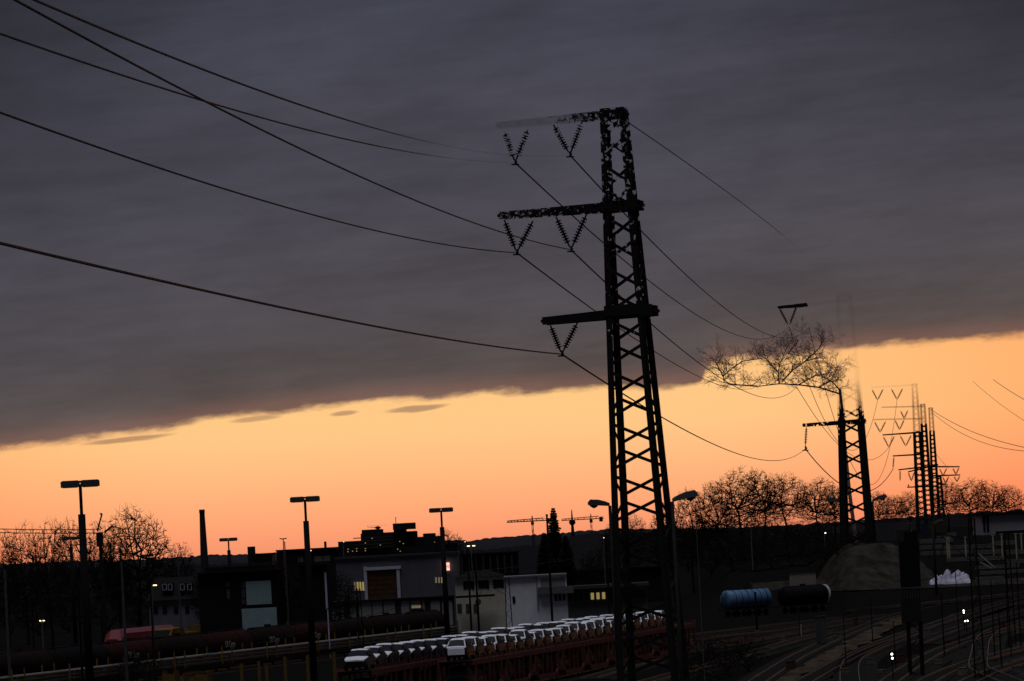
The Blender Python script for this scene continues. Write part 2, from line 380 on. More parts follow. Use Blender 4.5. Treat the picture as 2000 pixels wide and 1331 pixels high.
def hill(name, prof, d, seed, amp, m=None):
    mb = MB(); n = 420; rnd = random.Random(seed)
    for i in range(n+1):
        px = -300 + 2600*i/n
        for j in range(len(prof)-1):
            if prof[j][0] <= px <= prof[j+1][0]: break
        t = (px-prof[j][0])/(prof[j+1][0]-prof[j][0]); py = prof[j][1]*(1-t)+prof[j+1][1]*t
        py += mnoise.noise(Vector((px*0.02, seed, 0)))*3 - rnd.random()*amp
        a = P(px, py, d); b = Vector((a.x*0.9, a.y*0.9, -1)); c = Vector((a.x*1.25, a.y*1.25, 0))
        mid = a.lerp(b, 0.35); mid.z = a.z*0.72
        mb.v += [tuple(b), tuple(mid), tuple(a), tuple(c)]
    for i in range(n):
        for r in range(3):
            a = i*4+r; mb.f.append((a, a+4, a+5, a+1))
    o = mb.build(name, m or HILL); return struct(o)
hill('wooded_hills', [(-300,1112),(300,1094),(420,1086),(560,1082),(700,1078),(840,1062),(900,1058),(1000,1049),(1080,1044),(1200,1035),(1300,1036),(1500,1030),(1700,1018),(1850,1006),(2000,998),(2300,985)], 3400, 5, 4)
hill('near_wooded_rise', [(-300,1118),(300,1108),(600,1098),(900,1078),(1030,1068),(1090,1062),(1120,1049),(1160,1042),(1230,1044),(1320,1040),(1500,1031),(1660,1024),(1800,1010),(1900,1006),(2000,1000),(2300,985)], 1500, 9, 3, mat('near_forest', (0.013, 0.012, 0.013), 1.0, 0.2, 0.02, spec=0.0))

# ------------------------------------------------------------------ trees
from mathutils import kdtree
def make_tree(seed, h=10.0, low=0.22, a=0.40, zc=0.60, bz=0.40, counts=(9, 80, 520, 2900), r0=0.24, rs=(0.11, 0.055, 0.031, 0.020)):
    """bare broadleaf tree: limbs, branches and twigs that reach out to fill a rounded crown"""
    rnd = random.Random(seed); tr = MB(); cr = MB(); nodes = []
    p = Vector((0,0,-0.4)); tp = [p]
    for i in range(3): p = Vector((rnd.uniform(-.1,.1)*i, rnd.uniform(-.1,.1)*i, h*low*(i+1)/3)); tp.append(p.copy())
    lead = tp[-1]
    for i in range(3):
        lead = lead + Vector((rnd.uniform(-.3,.3), rnd.uniform(-.3,.3), h*0.09)); tp.append(lead.copy())
    tr.tube(tp, [r0*1.25, r0, r0*0.9, r0*0.8, r0*0.6, r0*0.45, r0*0.32], 6, cap=False)
    nodes += tp[3:]
    lob = [(rnd.uniform(0,6.283), rnd.uniform(-0.6,1.0), rnd.uniform(-0.16,0.10)) for _ in range(9)]
    def sample(lo, hi):
        while True:
            v = Vector((rnd.uniform(-1,1), rnd.uniform(-1,1), rnd.uniform(-1,1))); l = v.length
            if l < 0.05 or l > 1: continue
            n = v/l; rad = rnd.uniform(lo**2, hi**2)**0.5
            w = 1.0                                       # lobes make the outline uneven
            for la, lz, lw in lob:
                dv = n.x*math.cos(la)+n.y*math.sin(la)+n.z*lz
                if dv > 0.85: w += lw
            v = n*rad*w; 
            return Vector((v.x*a*h, v.y*a*h, zc*h+v.z*bz*h*(1.0 if v.z > 0 else 0.85)))
    spans = ((0.5, 0.75), (0.35, 0.88), (0.35, 0.97), (0.45, 1.02))
    for lv, n in enumerate(counts):
        kd = kdtree.KDTree(len(nodes))
        for i, q in enumerate(nodes): kd.insert(q, i)
        kd.balance(); new = []
        for _ in range(n):
            t = sample(*spans[lv]); base = Vector((0,0,h*low*0.8)); td = (t-base).length; best = None
            for co, idx, dist in kd.find_n(t, 8):
                sc = dist + max(0, (co-base).length - td)*2.0 + max(0, co.z - t.z)*0.9
                if best is None or sc < best[0]: best = (sc, Vector(co))
            q = best[1]; d = t-q; L_ = d.length
            if L_ < 0.03 or (lv == 3 and L_ > 1.6): continue
            k = 4 if lv == 0 else (3 if lv == 1 else 2); pts = [q]; out = Vector((t.x, t.y, 0))
            for i in range(1, k+1):
                f = i/k; w = math.sin(math.pi*f)*L_*0.10
                pts.append(q.lerp(t, f) + (Vector((rnd.uniform(-1,1), rnd.uniform(-1,1), rnd.uniform(-1.3,0.2)))*w if i < k else Vector()))
            r = rs[lv]; rr = [r*(1-0.45*i/k) for i in range(k+1)]
            (tr if lv == 0 else cr).tube(pts, rr, 5 if lv == 0 else 3, cap=False); new += pts[1:]
        nodes += new
    return tr.mesh('trunk', BARK), cr.mesh('crown', BARK)
WUC = {}
def WU(me):
    if me.name not in WUC:
        xs = sorted(math.hypot(v.co.x, v.co.y) for v in me.vertices); zs = sorted(v.co.z for v in me.vertices); WUC[me.name] = (xs[int(len(xs)*0.94)], zs[int(len(zs)*0.993)])
    return WUC[me.name][0]
TV = [make_tree(11), make_tree(23, a=0.36), make_tree(37, a=0.42, low=0.18, zc=0.58, bz=0.42), make_tree(51, low=0.26, zc=0.63, bz=0.37), make_tree(68, a=0.33, low=0.28, zc=0.64, bz=0.36)]
SHV = [make_tree(101+i, 3.0, low=0.08, a=0.48, zc=0.5, bz=0.5, counts=(9, 60, 300, 900), r0=0.07, rs=(0.04, 0.022, 0.014, 0.009)) for i in range(3)]
def tree(name, px, ytop, d, var, wpx, label, group, rz=None, zb=None, V=TV):
    x = X(px, d); z0 = zt(x, d*KS) if zb is None else zb
    # foot straight below the crown: the picture leans with the camera's roll
    top = Z(px, ytop, d); h = max(1.0, top - z0); x = P(px, ytop, d).x
    tm, cm = V[var]; wu = WU(cm); unit = WUC[cm.name][1]
    o = empty(name, (x, d*KS, z0), rz if rz is not None else random.uniform(0, 6.28), label, 'shrub' if 'shrub' in name else 'tree', group)
    sxy = (wpx/2*d/F0)/wu*1.05; o.scale = (sxy, sxy, h/unit)
    link('trunk', tm, o); link('crown', cm, o); return o
lt = [(8,1042,70,1,'bare tree at the left edge of the photo, behind the leftmost grey pole'),(45,1034,75,0,'bare tree second from the left edge in the left grove'),(92,1026,80,2,'bare tree left of the tallest yard lamp, third from the left edge'),
      (135,1022,70,3,'bare tree just left of the tallest yard lamp mast'),(190,1025,66,4,'slim bare tree just right of the tallest yard lamp mast'),(265,1000,140,2,'broad round bare tree, the biggest of the left grove'),
      (225,1036,60,1,'small bare tree tucked left of the broad round tree'),(348,1066,60,4,'thin bare tree left of the brick chimney')]
for px, yt, w, v, lb in lt: tree('bare_tree', px, yt, 520 + (px*7) % 40, v, w, lb, 'bare trees of the left grove', zb=0)
rts = [(1345,962,74,3,'bare tree nearest the right-hand street lamp of the big pylon'),(1392,945,80,1,'bare tree second from the big pylon in the right row'),(1442,921,110,0,'tallest bare tree of the row right of the big pylon'),
       (1486,925,90,2,'bare tree just right of the tallest one in the right row'),(1530,929,92,3,'bare tree in the middle of the row, left of a gap'),(1592,938,96,2,'round bare tree nearest the left side of the second pylon'),(1626,952,60,1,'narrow bare tree touching the left leg of the second pylon'),
       (1292,990,60,4,'small bare tree seen through the feet of the big pylon')]
for px, yt, w, v, lb in rts: tree('bare_tree', px, yt, 640 + (px*11) % 40, v, w, lb, 'bare trees in the row between the pylons')
rt2 = [(1715,962,54,1,'bare tree right of the second pylon beside the twin lamp'),(1745,970,50,3,'low bare tree midway between second pylon and pylon cluster'),(1774,962,50,4,'bare tree touching the left of the pylon cluster'),
       (1848,940,60,3,'bare tree touching the right of the pylon cluster'),(1893,939,74,0,'tallest bare tree right of the pylon cluster'),(1932,942,66,2,'bare tree second from the right edge above the warehouse'),(1970,950,58,1,'rightmost bare tree above the pale warehouse')]
for px, yt, w, v, lb in rt2: tree('bare_tree', px, yt, 800 + (px*11) % 40, v, w, lb, 'bare trees beyond the pylon cluster')
ct = [(880,1040,70,2,820,'bare tree crown behind the slim yard lamp, above the grey shed'),(560,1090,100,0,455,'dark bare tree in front of the teal doors building'),(1240,1010,50,3,760,'small bare tree behind the feet of the big pylon, left side'),(655,1120,90,1,460,'bare tree before the left end of the grey shed'),
      (1195,1026,46,1,900,'tiny bare tree on the ridge left of the big pylon foot'),(400,1125,60,3,470,'bare tree in front of the house with dormers'),(1160,1072,60,2,620,'bare tree behind the long low building')]
for px, yt, w, v, d, lb in ct: tree('bare_tree', px, yt, d, v, w, lb, 'scattered bare trees', zb=0)

def conifer(px, ytop, d, wpx, label):
    x, _, zt_ = P(px, ytop, d); rnd = random.Random(px); h = zt_; o = empty('spruce_tree', (x, d*KS, 0), 0, label, 'tree')
    MB().tube([(0,0,-.3),(0,0,h*0.6),(0,0,h)], [0.35,0.2,0.03], 6).build('trunk', BARK, o)
    c = MB(); w = wpx/2*d/F0; n = 34
    for i in range(n):
        t = i/(n-1); z = h*(0.25+0.74*t); rr = w*(1-t)**0.85*rnd.uniform(0.75,1.15)+0.12
        for k in range(14):
            a = rnd.uniform(0, 6.283); L_ = rr*rnd.uniform(0.6,1.1); dx, dy = math.cos(a), math.sin(a)
            tip = Vector((dx*L_, dy*L_, z-L_*0.32)); base = Vector((0,0,z))
            c.bar(base, tip, 0.10, 0.05, 0.04)
            for s in range(5):
                q = base.lerp(tip, 0.3+0.16*s); sd = Vector((-dy,dx,0))*(0.25+L_*0.30)*(1.1-0.14*s)
                for sg in (-1,1):
                    e = q+sd*sg+Vector((dx,dy,0))*0.2-Vector((0,0,0.12+rnd.random()*0.3)); c.quad(q, q+Vector((dx,dy,0))*0.3, e, q-Vector((0,0,0.3)))
    c.build('crown', LEAF, o)
conifer(1080, 991, 640, 62, 'tall dark spruce between the two tower cranes')
conifer(1062, 1040, 620, 60, 'shorter dark spruce merging with the tall spruce, lower left')
conifer(1104, 1046, 630, 56, 'shorter dark spruce merging with the tall spruce, lower right')

def shrub(px, ybase, hpx, wpx, var, label, group):
    b = GT(px, ybase); o = empty('shrub', b, random.uniform(0,6.28), label, 'shrub', group)
    tm, cm = SHV[var]; wu = WU(cm); unit = WUC[cm.name][1]; k = b.y/FPX
    o.scale = (wpx/2*k/wu, wpx/2*k/wu, hpx*k/unit); link('trunk', tm, o); link('crown', cm, o)
hedge = sorted([(1322,1100,80,90),(1368,1092,80,90),(1412,1090,76,90),(1452,1086,72,90),(1492,1080,66,80),(1530,1076,60,80),(1566,1074,56,70),(1600,1070,50,70),(1345,1118,70,80),(1390,1122,74,80),(1430,1116,70,76),(1470,1116,66,70),(1508,1112,60,66),(1545,1106,56,64),(1580,1104,52,60),(1612,1098,46,54),(1638,1086,42,48),(1300,1126,70,80),(1668,1068,34,40),(1696,1064,30,40)])
for i, (px, yb, hp, wp) in enumerate(hedge):
    shrub(px, yb, hp, wp, i % 3, ORD[i] + ' dark shrub from the left in the thicket below the right-hand tree row', 'shrubs on the bank')
fore = sorted([(1375,1300,60,80),(1420,1318,74,90),(1462,1312,70,80),(1395,1345,70,110),(1330,1320,50,70),(262,1340,64,70),(285,1345,74,80),(235,1345,50,60)])
for i, (px, yb, hp, wp) in enumerate(fore):
    shrub(px, yb, hp, wp, (i+1) % 3, ('%s twiggy shrub from the left in the weeds right of the big pylon' % ORD[i-3]) if px > 1000 else ('%s twiggy shrub from the left, bottom edge near the tallest yard lamp' % ORD[i]), 'shrubs by the tracks')
grove = [(20,1240,70,90),(75,1242,76,100),(135,1236,80,100),(215,1232,70,90),(270,1226,66,90),(330,1224,50,60)]
for i, (px, yb, hp, wp) in enumerate(grove): shrub(px, yb, hp, wp, i % 3, '%s undergrowth shrub from the left below the left grove' % ORD[i], 'undergrowth of the left grove')

# ------------------------------------------------------------------ pylons
def string_mesh(length, r, n=9):
    mb = MB(); prof = [(0, 0.25*r), (0.10, 0.25*r)]
    for i in range(n):
        t = 0.12 + 0.76*i/n; s = 0.76/n
        prof += [(t, 0.3*r), (t+0.30*s, r), (t+0.55*s, r*0.9), (t+0.62*s, 0.3*r)]
    prof += [(0.9, 0.25*r), (1, 0.25*r)]
    mb.lathe((0,0,0), (0,0,length), prof, 8); return mb
def insulator(a, b, r, parent, inv):
    """a string of porcelain sheds between two world points, as a part of its pylon"""
    a = inv @ Vector(a); b = inv @ Vector(b); d = b-a; mb = string_mesh(d.length, r)
    o = mb.build('insulator_string', INSUL, parent); o.location = a; o.rotation_mode = 'QUATERNION'; o.rotation_quaternion = d.to_track_quat('Z', 'Y'); return o
def tower(name, base, yaw, top_z, w0, w1, leg, brace, panel, m, label, joined=False, group=None):
    o = empty(name, base, yaw, label, 'pylon', group); Ht = top_z - base[2]
    W = lambda z: w0 + (w1-w0)*z/Ht
    C = lambda sx, sy, z: Vector((sx*W(z)/2, sy*W(z)/2, z))
    cs = [(-1,-1),(1,-1),(1,1),(-1,1)]
    for sx, sy in cs:
        mb = MB(); t = leg/2
        a = C(sx, sy, 0); b = C(sx, sy, Ht)
        # angle iron: two flat flanges meeting at the corner
        mb.bar(a+Vector((-sx*t,0,0)), b+Vector((-sx*t*0.75,0,0)), leg*0.28, leg, leg*0.21, side=Vector((1,0,0)))
        mb.bar(a+Vector((0,-sy*t,0)), b+Vector((0,-sy*t*0.75,0)), leg, leg*0.28, leg*0.75, side=Vector((0,1,0)))
        mb.build('leg', m, o)
    n = int(Ht/panel); J = MB()
    for i in range(n):
        z0 = i*Ht/n; z1 = (i+1)*Ht/n; g = (z1-z0)*0.12
        for f in range(4):
            A, B = cs[f], cs[(f+1) % 4]; fl = (i + (0 if f in (0, 3) else 1)) % 2
            if f >= 2: A, B = B, A
            p, q = (A, B) if fl else (B, A)
            mb = J if joined else MB()
            nrm = Vector((0,1,0)) if f % 2 == 0 else Vector((1,0,0))
            mb.bar(C(*p, z0+g), C(*q, z1-g), brace*0.35, brace, side=nrm.cross(C(*q, z1-g)-C(*p, z0+g)).normalized())
            if not joined: mb.build('brace', m, o)
    if joined: J.build('lattice', m, o)
    for k in range(4):
        mb = MB(); A, B = cs[k], cs[(k+1) % 4]; mb.bar(C(*A, Ht-0.05), C(*B, Ht-0.05), brace, brace*1.6); mb.build('top_beam', m, o)
    bpy.context.view_layer.update()
    return o
def arm(o, inv, a, b, w, h, m, h2=None):
    a = inv @ Vector(a); b = inv @ Vector(b); mb = MB(); sd = Vector((0,1,0)); h2 = h2 or h*0.75
    for s in (-1, 1):
        off = sd*s*w/2
        mb.bar(a+off, b+off*0.6, w*0.16, h, w*0.16*h2/h)
    for k in range(7):
        t = k/6; p = a.lerp(b, t); ww = w*(1-0.4*t)/2; mb.bar(p-sd*ww, p+sd*ww, h*0.4, h*0.3)
    mb.bar(a+Vector((0,0,h*0.5)), b+Vector((0,0,h*0.32)), w*1.1, h*0.10, w*0.7)
    return mb.build('crossarm', m, o)
def clamp(o, inv, p, s):
    p = inv @ Vector(p); mb = MB(); mb.tube([p+Vector((0,0,s)), p+Vector((0.3*s,0,0.2*s)), p+Vector((0,0,-0.5*s))], [s*0.22, s*0.45, s*0.3], 6)
    mb.bar(p+Vector((-s*1.1,0,-0.5*s)), p+Vector((s*1.1,0,-0.6*s)), s*0.5, s*0.4); mb.build('wire_clamp', STEEL, o)
D1, D2 = 131.0, 570.0
b1 = P(1253, 1000, D1); x1 = b1.x
b2 = P(1672, 1000, D2); x2 = b2.x
YAW1 = -math.atan2(x2-x1, D2-D1)*0.0 + R(-13)
G1 = ghost('ghosted_steel_big', 19.5, 28.2, 0.40, (x1-0.8, x1-4.2, 0.34))  # sound steel, with the bleaching of a double exposure put into its opacity
pyl1 = tower('lattice_pylon', (x1, D1*KS, 0), YAW1, Z(1195, 214, D1), 2.62, 0.80, 0.20, 0.12, 0.97, G1, 'big dark lattice pylon with three crossarms in the centre of the photo')
pyl1.rotation_euler = (0, -R(0.95), YAW1); pyl1.location.x += 0.22; bpy.context.view_layer.update()
inv1 = pyl1.matrix_world.inverted()
W1 = {}
ax = Vector((math.cos(YAW1), math.sin(YAW1), 0))
def on_arm(px, py, t0, Dt, xt):   # point on the vertical plane through the tower axis along its crossarms
    r = ray(px, py); A = Vector((xt, Dt, 0)); A = Vector((xt, Dt*KS, 0)); nrm = Vector((-t0.y, t0.x, 0)); k = nrm.dot(A)/(nrm.x*r.x+nrm.y*r.y); return Vector((r.x*k, r.y*k, H+r.z*k))
q = lambda px, py: on_arm(px, py, ax, D1, x1)
arm(pyl1, inv1, q(1222,222), q(972,246), 0.75, 0.33, G1)
arm(pyl1, inv1, q(1252,401), q(978,422), 0.95, 0.36, G1)
arm(pyl1, inv1, q(1279,607), q(1064,628), 1.15, 0.38, STEEL)
Gt = ghost('ghosted_insulator', 22.0, 29.0, 0.40)
for key, a, b, c in (('t1',(985,256),(1032,251),(1006,318)), ('t2',(1081,244),(1137,238),(1113,303)), ('m1',(985,430),(1041,432),(1009,494)), ('m2',(1086,424),(1146,418),(1115,488)), ('l1',(1075,636),(1128,630),(1097,692))):
    B = q(*c); W1[key] = B
    for e in (a, b):
        s = insulator(q(*e), B + (q(*e)-B)*0.08, 0.125, pyl1, inv1)
        if key[0] == 't': s.data.materials[0] = Gt
    clamp(pyl1, inv1, B, 0.13)
for z, s in ((Z(1228,606,D1), 1.0), (Z(1212,403,D1), 0.9)):   # collars where the arms pass the mast
    mb = MB(); w = 2.62+(0.80-2.62)*z/Z(1195,214,D1)
    for sy in (-1, 1): mb.box(-w/2-0.12, w/2+0.16, sy*w/2-0.06, sy*w/2+0.06, z-0.2, z+0.2)
    mb.build('collar', STEEL if s == 1.0 else G1, pyl1)
# second pylon on the bank
zb2 = zt(x2, D2*KS)
G2 = ghost('ghosted_steel_second', 27.0, 35.0, -0.1, None, (30.0, 36.5, 0.20))
YAW2 = R(-9)
pyl2 = tower('lattice_pylon', (x2, D2*KS, zb2-0.3), YAW2, Z(1645, 578, D2), 4.7, 2.3, 0.72, 0.34, 2.55, G2, 'second lattice pylon on the bank right of the tree row, top fading into sky')
inv2 = pyl2.matrix_world.inverted(); ax2 = Vector((math.cos(YAW2), math.sin(YAW2), 0))
q2 = lambda px, py: on_arm(px, py, ax2, D2, x2)
GA = ghost('ghosted_arm_second', 20.0, 50.0, 0.42); G2b = ghost('ghosted_arm_faded', 10, 31, -0.3)
arm(pyl2, inv2, q2(1690,823), q2(1569,831), 2.6, 0.75, ghost('ghosted_arm_low', 20.0, 31.0, 0.40))
arm(pyl2, inv2, q2(1576,596), q2(1520,601), 1.4, 0.6, GA)
arm(pyl2, inv2, q2(1660,587), q2(1577,595), 1.8, 0.7, G2b)
arm(pyl2, inv2, q2(1668,704), q2(1452,716), 2.0, 0.7, G2b)
W2 = {}
for key, a, b, c in (('t1',(1522,602),(1556,598),(1541,638)), ('t2',(1560,598),(1596,595),(1580,640)), ('m1',(1456,716),(1494,714),(1475,757)), ('m2',(1538,712),(1574,710),(1556,756))):
    B = q2(*c); W2[key] = B
    if key == 't1':
        for e in (a, b): insulator(q2(*e), B+(q2(*e)-B)*0.1, 0.26, pyl2, inv2)
    else:
        for e in (a, b): insulator(q2(*e), B+(q2(*e)-B)*0.1, 0.26, pyl2, inv2).data.materials[0] = G2b
W2['l1'] = q2(1573, 877); insulator(q2(1575,834), q2(1573,872), 0.24, pyl2, inv2); clamp(pyl2, inv2, W2['l1'], 0.45)
# the pylons crowded together far down the line
def far_pylon(pxb, yb, ytop, wpx, d, arms, label, fade=None):
    b = P(pxb, yb, d); zb = zt(b.x, d*KS); s = d/F0
    m = fade or STEEL
    o = tower('lattice_pylon', (b.x, d*KS, zb), R(-7), Z(pxb-(yb-ytop)*0.055, ytop, d), wpx*s*1.12, wpx*s*0.55, 0.25*wpx*s, 0.13*wpx*s, wpx*s*0.62, m, label, True, 'pylons crowded far down the line')
    iv = o.matrix_world.inverted(); a_ = Vector((math.cos(R(-7)), math.sin(R(-7)), 0)); qq = lambda px, py: on_arm(px, py, a_, d, b.x)
    for (pa, pb, strs) in arms:
        mm = m
        arm(o, iv, qq(*pa), qq(*pb), wpx*s*0.5, 3.2*s, mm)
        for t0, t1 in strs: insulator(qq(*t0), qq(*t1), 1.9*s, o, iv).data.materials[0] = STEEL
    return o
def vee(x, y, w=22, h=24): return [((x-w/2, y+3), (x, y+h)), ((x+w/2, y+2), (x, y+h))]
zf = lambda d: (Z(1795, 846, d), Z(1795, 838, d))
F3 = ghost('ghosted_steel_far', *zf(900), -0.3, None, (Z(1795,790,900), Z(1795,735,900), 0.10)); F4 = ghost('ghosted_steel_farther', *zf(1060), -0.3, None, (Z(1795,790,1060), Z(1795,735,1060), 0.14))
far_pylon(1800, 1005, 750, 17, 900, [((1792,752),(1702,757), vee(1714,758)+vee(1752,757)), ((1795,845),(1724,850), vee(1736,850)+vee(1769,848)), ((1797,888),(1744,891), [((1746,893),(1744,915))])], 'leftmost pylon of the far cluster with V insulators at its tip', F3)
far_pylon(1814, 1005, 790, 15, 980, [((1803,794),(1722,796), vee(1766,800,14,18)), ((1805,818),(1706,820), vee(1719,821)+vee(1757,818,18,22)), ((1808,912),(1755,918), [((1758,919),(1758,940))])], 'second pylon of the far cluster, close behind the leftmost', F4)
far_pylon(1829, 1003, 797, 13, 1060, [((1832,908),(1774,922), vee(1780,920,12,20)), ((1812,912),(1874,912), vee(1842,913,14,17)+vee(1867,912,12,15)), ((1818,930),(1875,928), vee(1847,929,12,15)+vee(1869,928,11,14))], 'third pylon of the far cluster with arms reaching right', F4)
far_pylon(1838, 1001, 931, 13, 1250, [((1834,946),(1848,946), []), ((1830,950),(1772,952), [((1775,946),(1774,952))])], 'short pylon on the right side of the far cluster')

# ------------------------------------------------------------------ wires
def fading_wire(name, x0, x1_):  # wire dissolves along x: double-exposure ghosting put into its transparency
    m = bpy.data.materials.new(name); m.use_nodes = True; nt = m.node_tree; N = nt.nodes; L = nt.links; b = N['Principled BSDF']; b.inputs['Base Color'].default_value = (0.015,0.014,0.015,1); b.inputs['Roughness'].default_value = 0.6
    g = N.new('ShaderNodeNewGeometry'); sp = N.new('ShaderNodeSeparateXYZ'); L.new(g.outputs['Position'], sp.inputs[0]); mr = N.new('ShaderNodeMapRange')
    mr.inputs[1].default_value = x0; mr.inputs[2].default_value = x1_; mr.inputs[3].default_value = 1.0; mr.inputs[4].default_value = 0.10; L.new(sp.outputs[0], mr.inputs[0])
    tr = N.new('ShaderNodeBsdfTransparent'); ms = N.new('ShaderNodeMixShader'); L.new(mr.outputs[0], ms.inputs[0]); L.new(tr.outputs[0], ms.inputs[1]); L.new(b.outputs[0], ms.inputs[2]); L.new(ms.outputs[0], N['Material Output'].inputs[0]); return m
def curve_wire(name, pts, r, label, group, m=None):
    mb = MB(); mb.tube(pts, r, 5); return tag(mb.build(name, m or WIRE), label, 'power line', group)
def parab(a, b, sag=None, via=None, n=40):
    a = Vector(a); b = Vector(b)
    if via:
        r = ray(*via); k = r.x/r.y   # intersect vertical plane of the span with the ray
        # x = a.x + t*dx ; y = a.y + t*dy ; x = k*y
        t = (k*a.y - a.x)/((b.x-a.x) - k*(b.y-a.y)); y = a.y + t*(b.y-a.y); z = H + r.z/r.y*y
        lin = a.z + t*(b.z-a.z); sag = (lin - z)/(4*t*(1-t))
    return [a.lerp(b, i/n) - Vector((0,0,4*sag*(i/n)*(1-i/n))) for i in range(n+1)]
mdir = (x2-x1)/((D2-D1)*KS)*0.98
def near_wire(A, v1, v2):
    """from the big pylon back over the photographer's head, through two sighted points"""
    sol = []
    for v in (v1, v2):
        r = ray(*v); k = r.x/r.y; d = (A.x - mdir*A.y)/(k - mdir); s = A.y - d; sol.append((s, H + r.z/r.y*d - A.z))
    (s1, z1), (s2, z2) = sol; det = s1*s2*s2 - s2*s1*s1
    n = (z1*s2*s2 - z2*s1*s1)/det; qd = (s1*z2 - s2*z1)/det
    return [Vector((A.x - mdir*s, A.y - s, A.z + n*s + qd*s*s)) for s in [i*(A.y+12)/60 for i in range(61)]]
nw = [('l1',(500,590),(0,475),'lowest wire on the left, running to the bottom crossarm of the big pylon'),('m1',(500,388),(0,220),'wire on the left running to the outer end of the middle crossarm'),
      ('m2',(560,278),(215,101),'wire on the left that crosses another on its way to the middle crossarm'),('t1',(420,204),(0,66),'wire on the left running to the outer end of the top crossarm'),('t2',(520,182),(165,42),'uppermost wire on the left, running towards the top crossarm')]
FW = fading_wire('ghosted_wire_left', -4.4, -1.6); FE = fading_wire('ghosted_wire_earth', 19.0, 25.0)
for k, v1, v2, lb in nw: curve_wire('power_line', near_wire(W1[k], v1, v2), 0.026 if k[0] == 'l' else 0.02, lb, 'wires left of the big pylon', FW if k[0] == 't' else None)
for k, via, lb in (('l1',(1430,883),'lowest wire sagging between the big pylon and the second pylon'),('m1',(1385,745),'wire from the outer middle insulator to the second pylon'),('m2',(1340,690),'wire from the inner middle insulator to the second pylon'),
                   ('t1',(1400,638),'wire from the outer top insulator dipping towards the second pylon'),('t2',(1400,590),'wire from the inner top insulator to the second pylon')):
    curve_wire('power_line', parab(W1[k], W2[k], via=via), 0.035 if k == 'l1' else 0.03, lb, 'wires between the two pylons')
curve_wire('power_line', parab(q(1222,236), q2(1648,580), via=(1440,390)), 0.022, 'earth wire from the tip of the big pylon to the second pylon', 'wires between the two pylons', FE)
e3 = P(1745,915,900); 
curve_wire('power_line', parab(W2['l1'], e3, via=(1640,945)), 0.09, 'wire sagging behind the second pylon to the far cluster', 'wires beyond the second pylon')
curve_wire('power_line', parab(W2['t1'], P(1714,782,900), via=(1600,800)), 0.05, 'thin wire from the upper arm of the second pylon down to the far cluster', 'wires beyond the second pylon')
curve_wire('power_line', parab(W2['t2'], P(1752,780,900), via=(1640,850)), 0.05, 'thin wire passing behind the second pylon to the far cluster', 'wires beyond the second pylon')
curve_wire('power_line', parab(W2['m2'], P(1736,874,900), via=(1650,880)), 0.05, 'thin wire from the middle arm of the second pylon to the far cluster', 'wires beyond the second pylon')
for a, b, lb in (((1720,872),(1736,874),0),):
    pass
curve_wire('power_line', parab(P(1818,800,1060), P(2010,876,700), sag=1.5), 0.07, 'upper of two wires falling from the far cluster to the right edge', 'wires at the right edge')
curve_wire('power_line', parab(P(1818,804,1060), P(2010,882,700), sag=2.6), 0.06, 'lower of two wires falling from the far cluster to the right edge', 'wires at the right edge')
curve_wire('power_line', parab(P(1900,745,520), P(2010,828,420), sag=0.3), 0.025, 'thin wire in the orange sky, second from the right top', 'wires at the right edge')
curve_wire('power_line', parab(P(1940,742,420), P(2010,786,360), sag=0.1), 0.03, 'short thick wire at the right edge under the clouds', 'wires at the right edge')
curve_wire('power_line', parab(P(1816,870,1060), P(1852,915,1060), sag=0.3), 0.05, 'short wire slanting from the cluster onto the right-hand arms', 'wires at the right edge')
for (a, b, lb) in ((((150,1330)),((830,1172)),'slack catenary wire rising from the rail wagons towards the grey shed'), ((880,1120),(1330,1052),'catenary wire crossing in front of the feet of the big pylon'), ((1590,1331),(2010,1150),'catenary wire slanting across the tracks at the right')):
    curve_wire('catenary_wire', parab(P(*a, 300), P(*b, 340), sag=0.4), 0.025, lb, 'catenary wires over the yard')
for i, yy in enumerate((1033, 1040)):
    curve_wire('catenary_wire', parab(P(-20, yy, 480), P(196, yy+1, 480), sag=0.1), 0.06, ('upper' if i == 0 else 'lower') + ' of two level wires strung across the left grove', 'catenary wires over the yard')

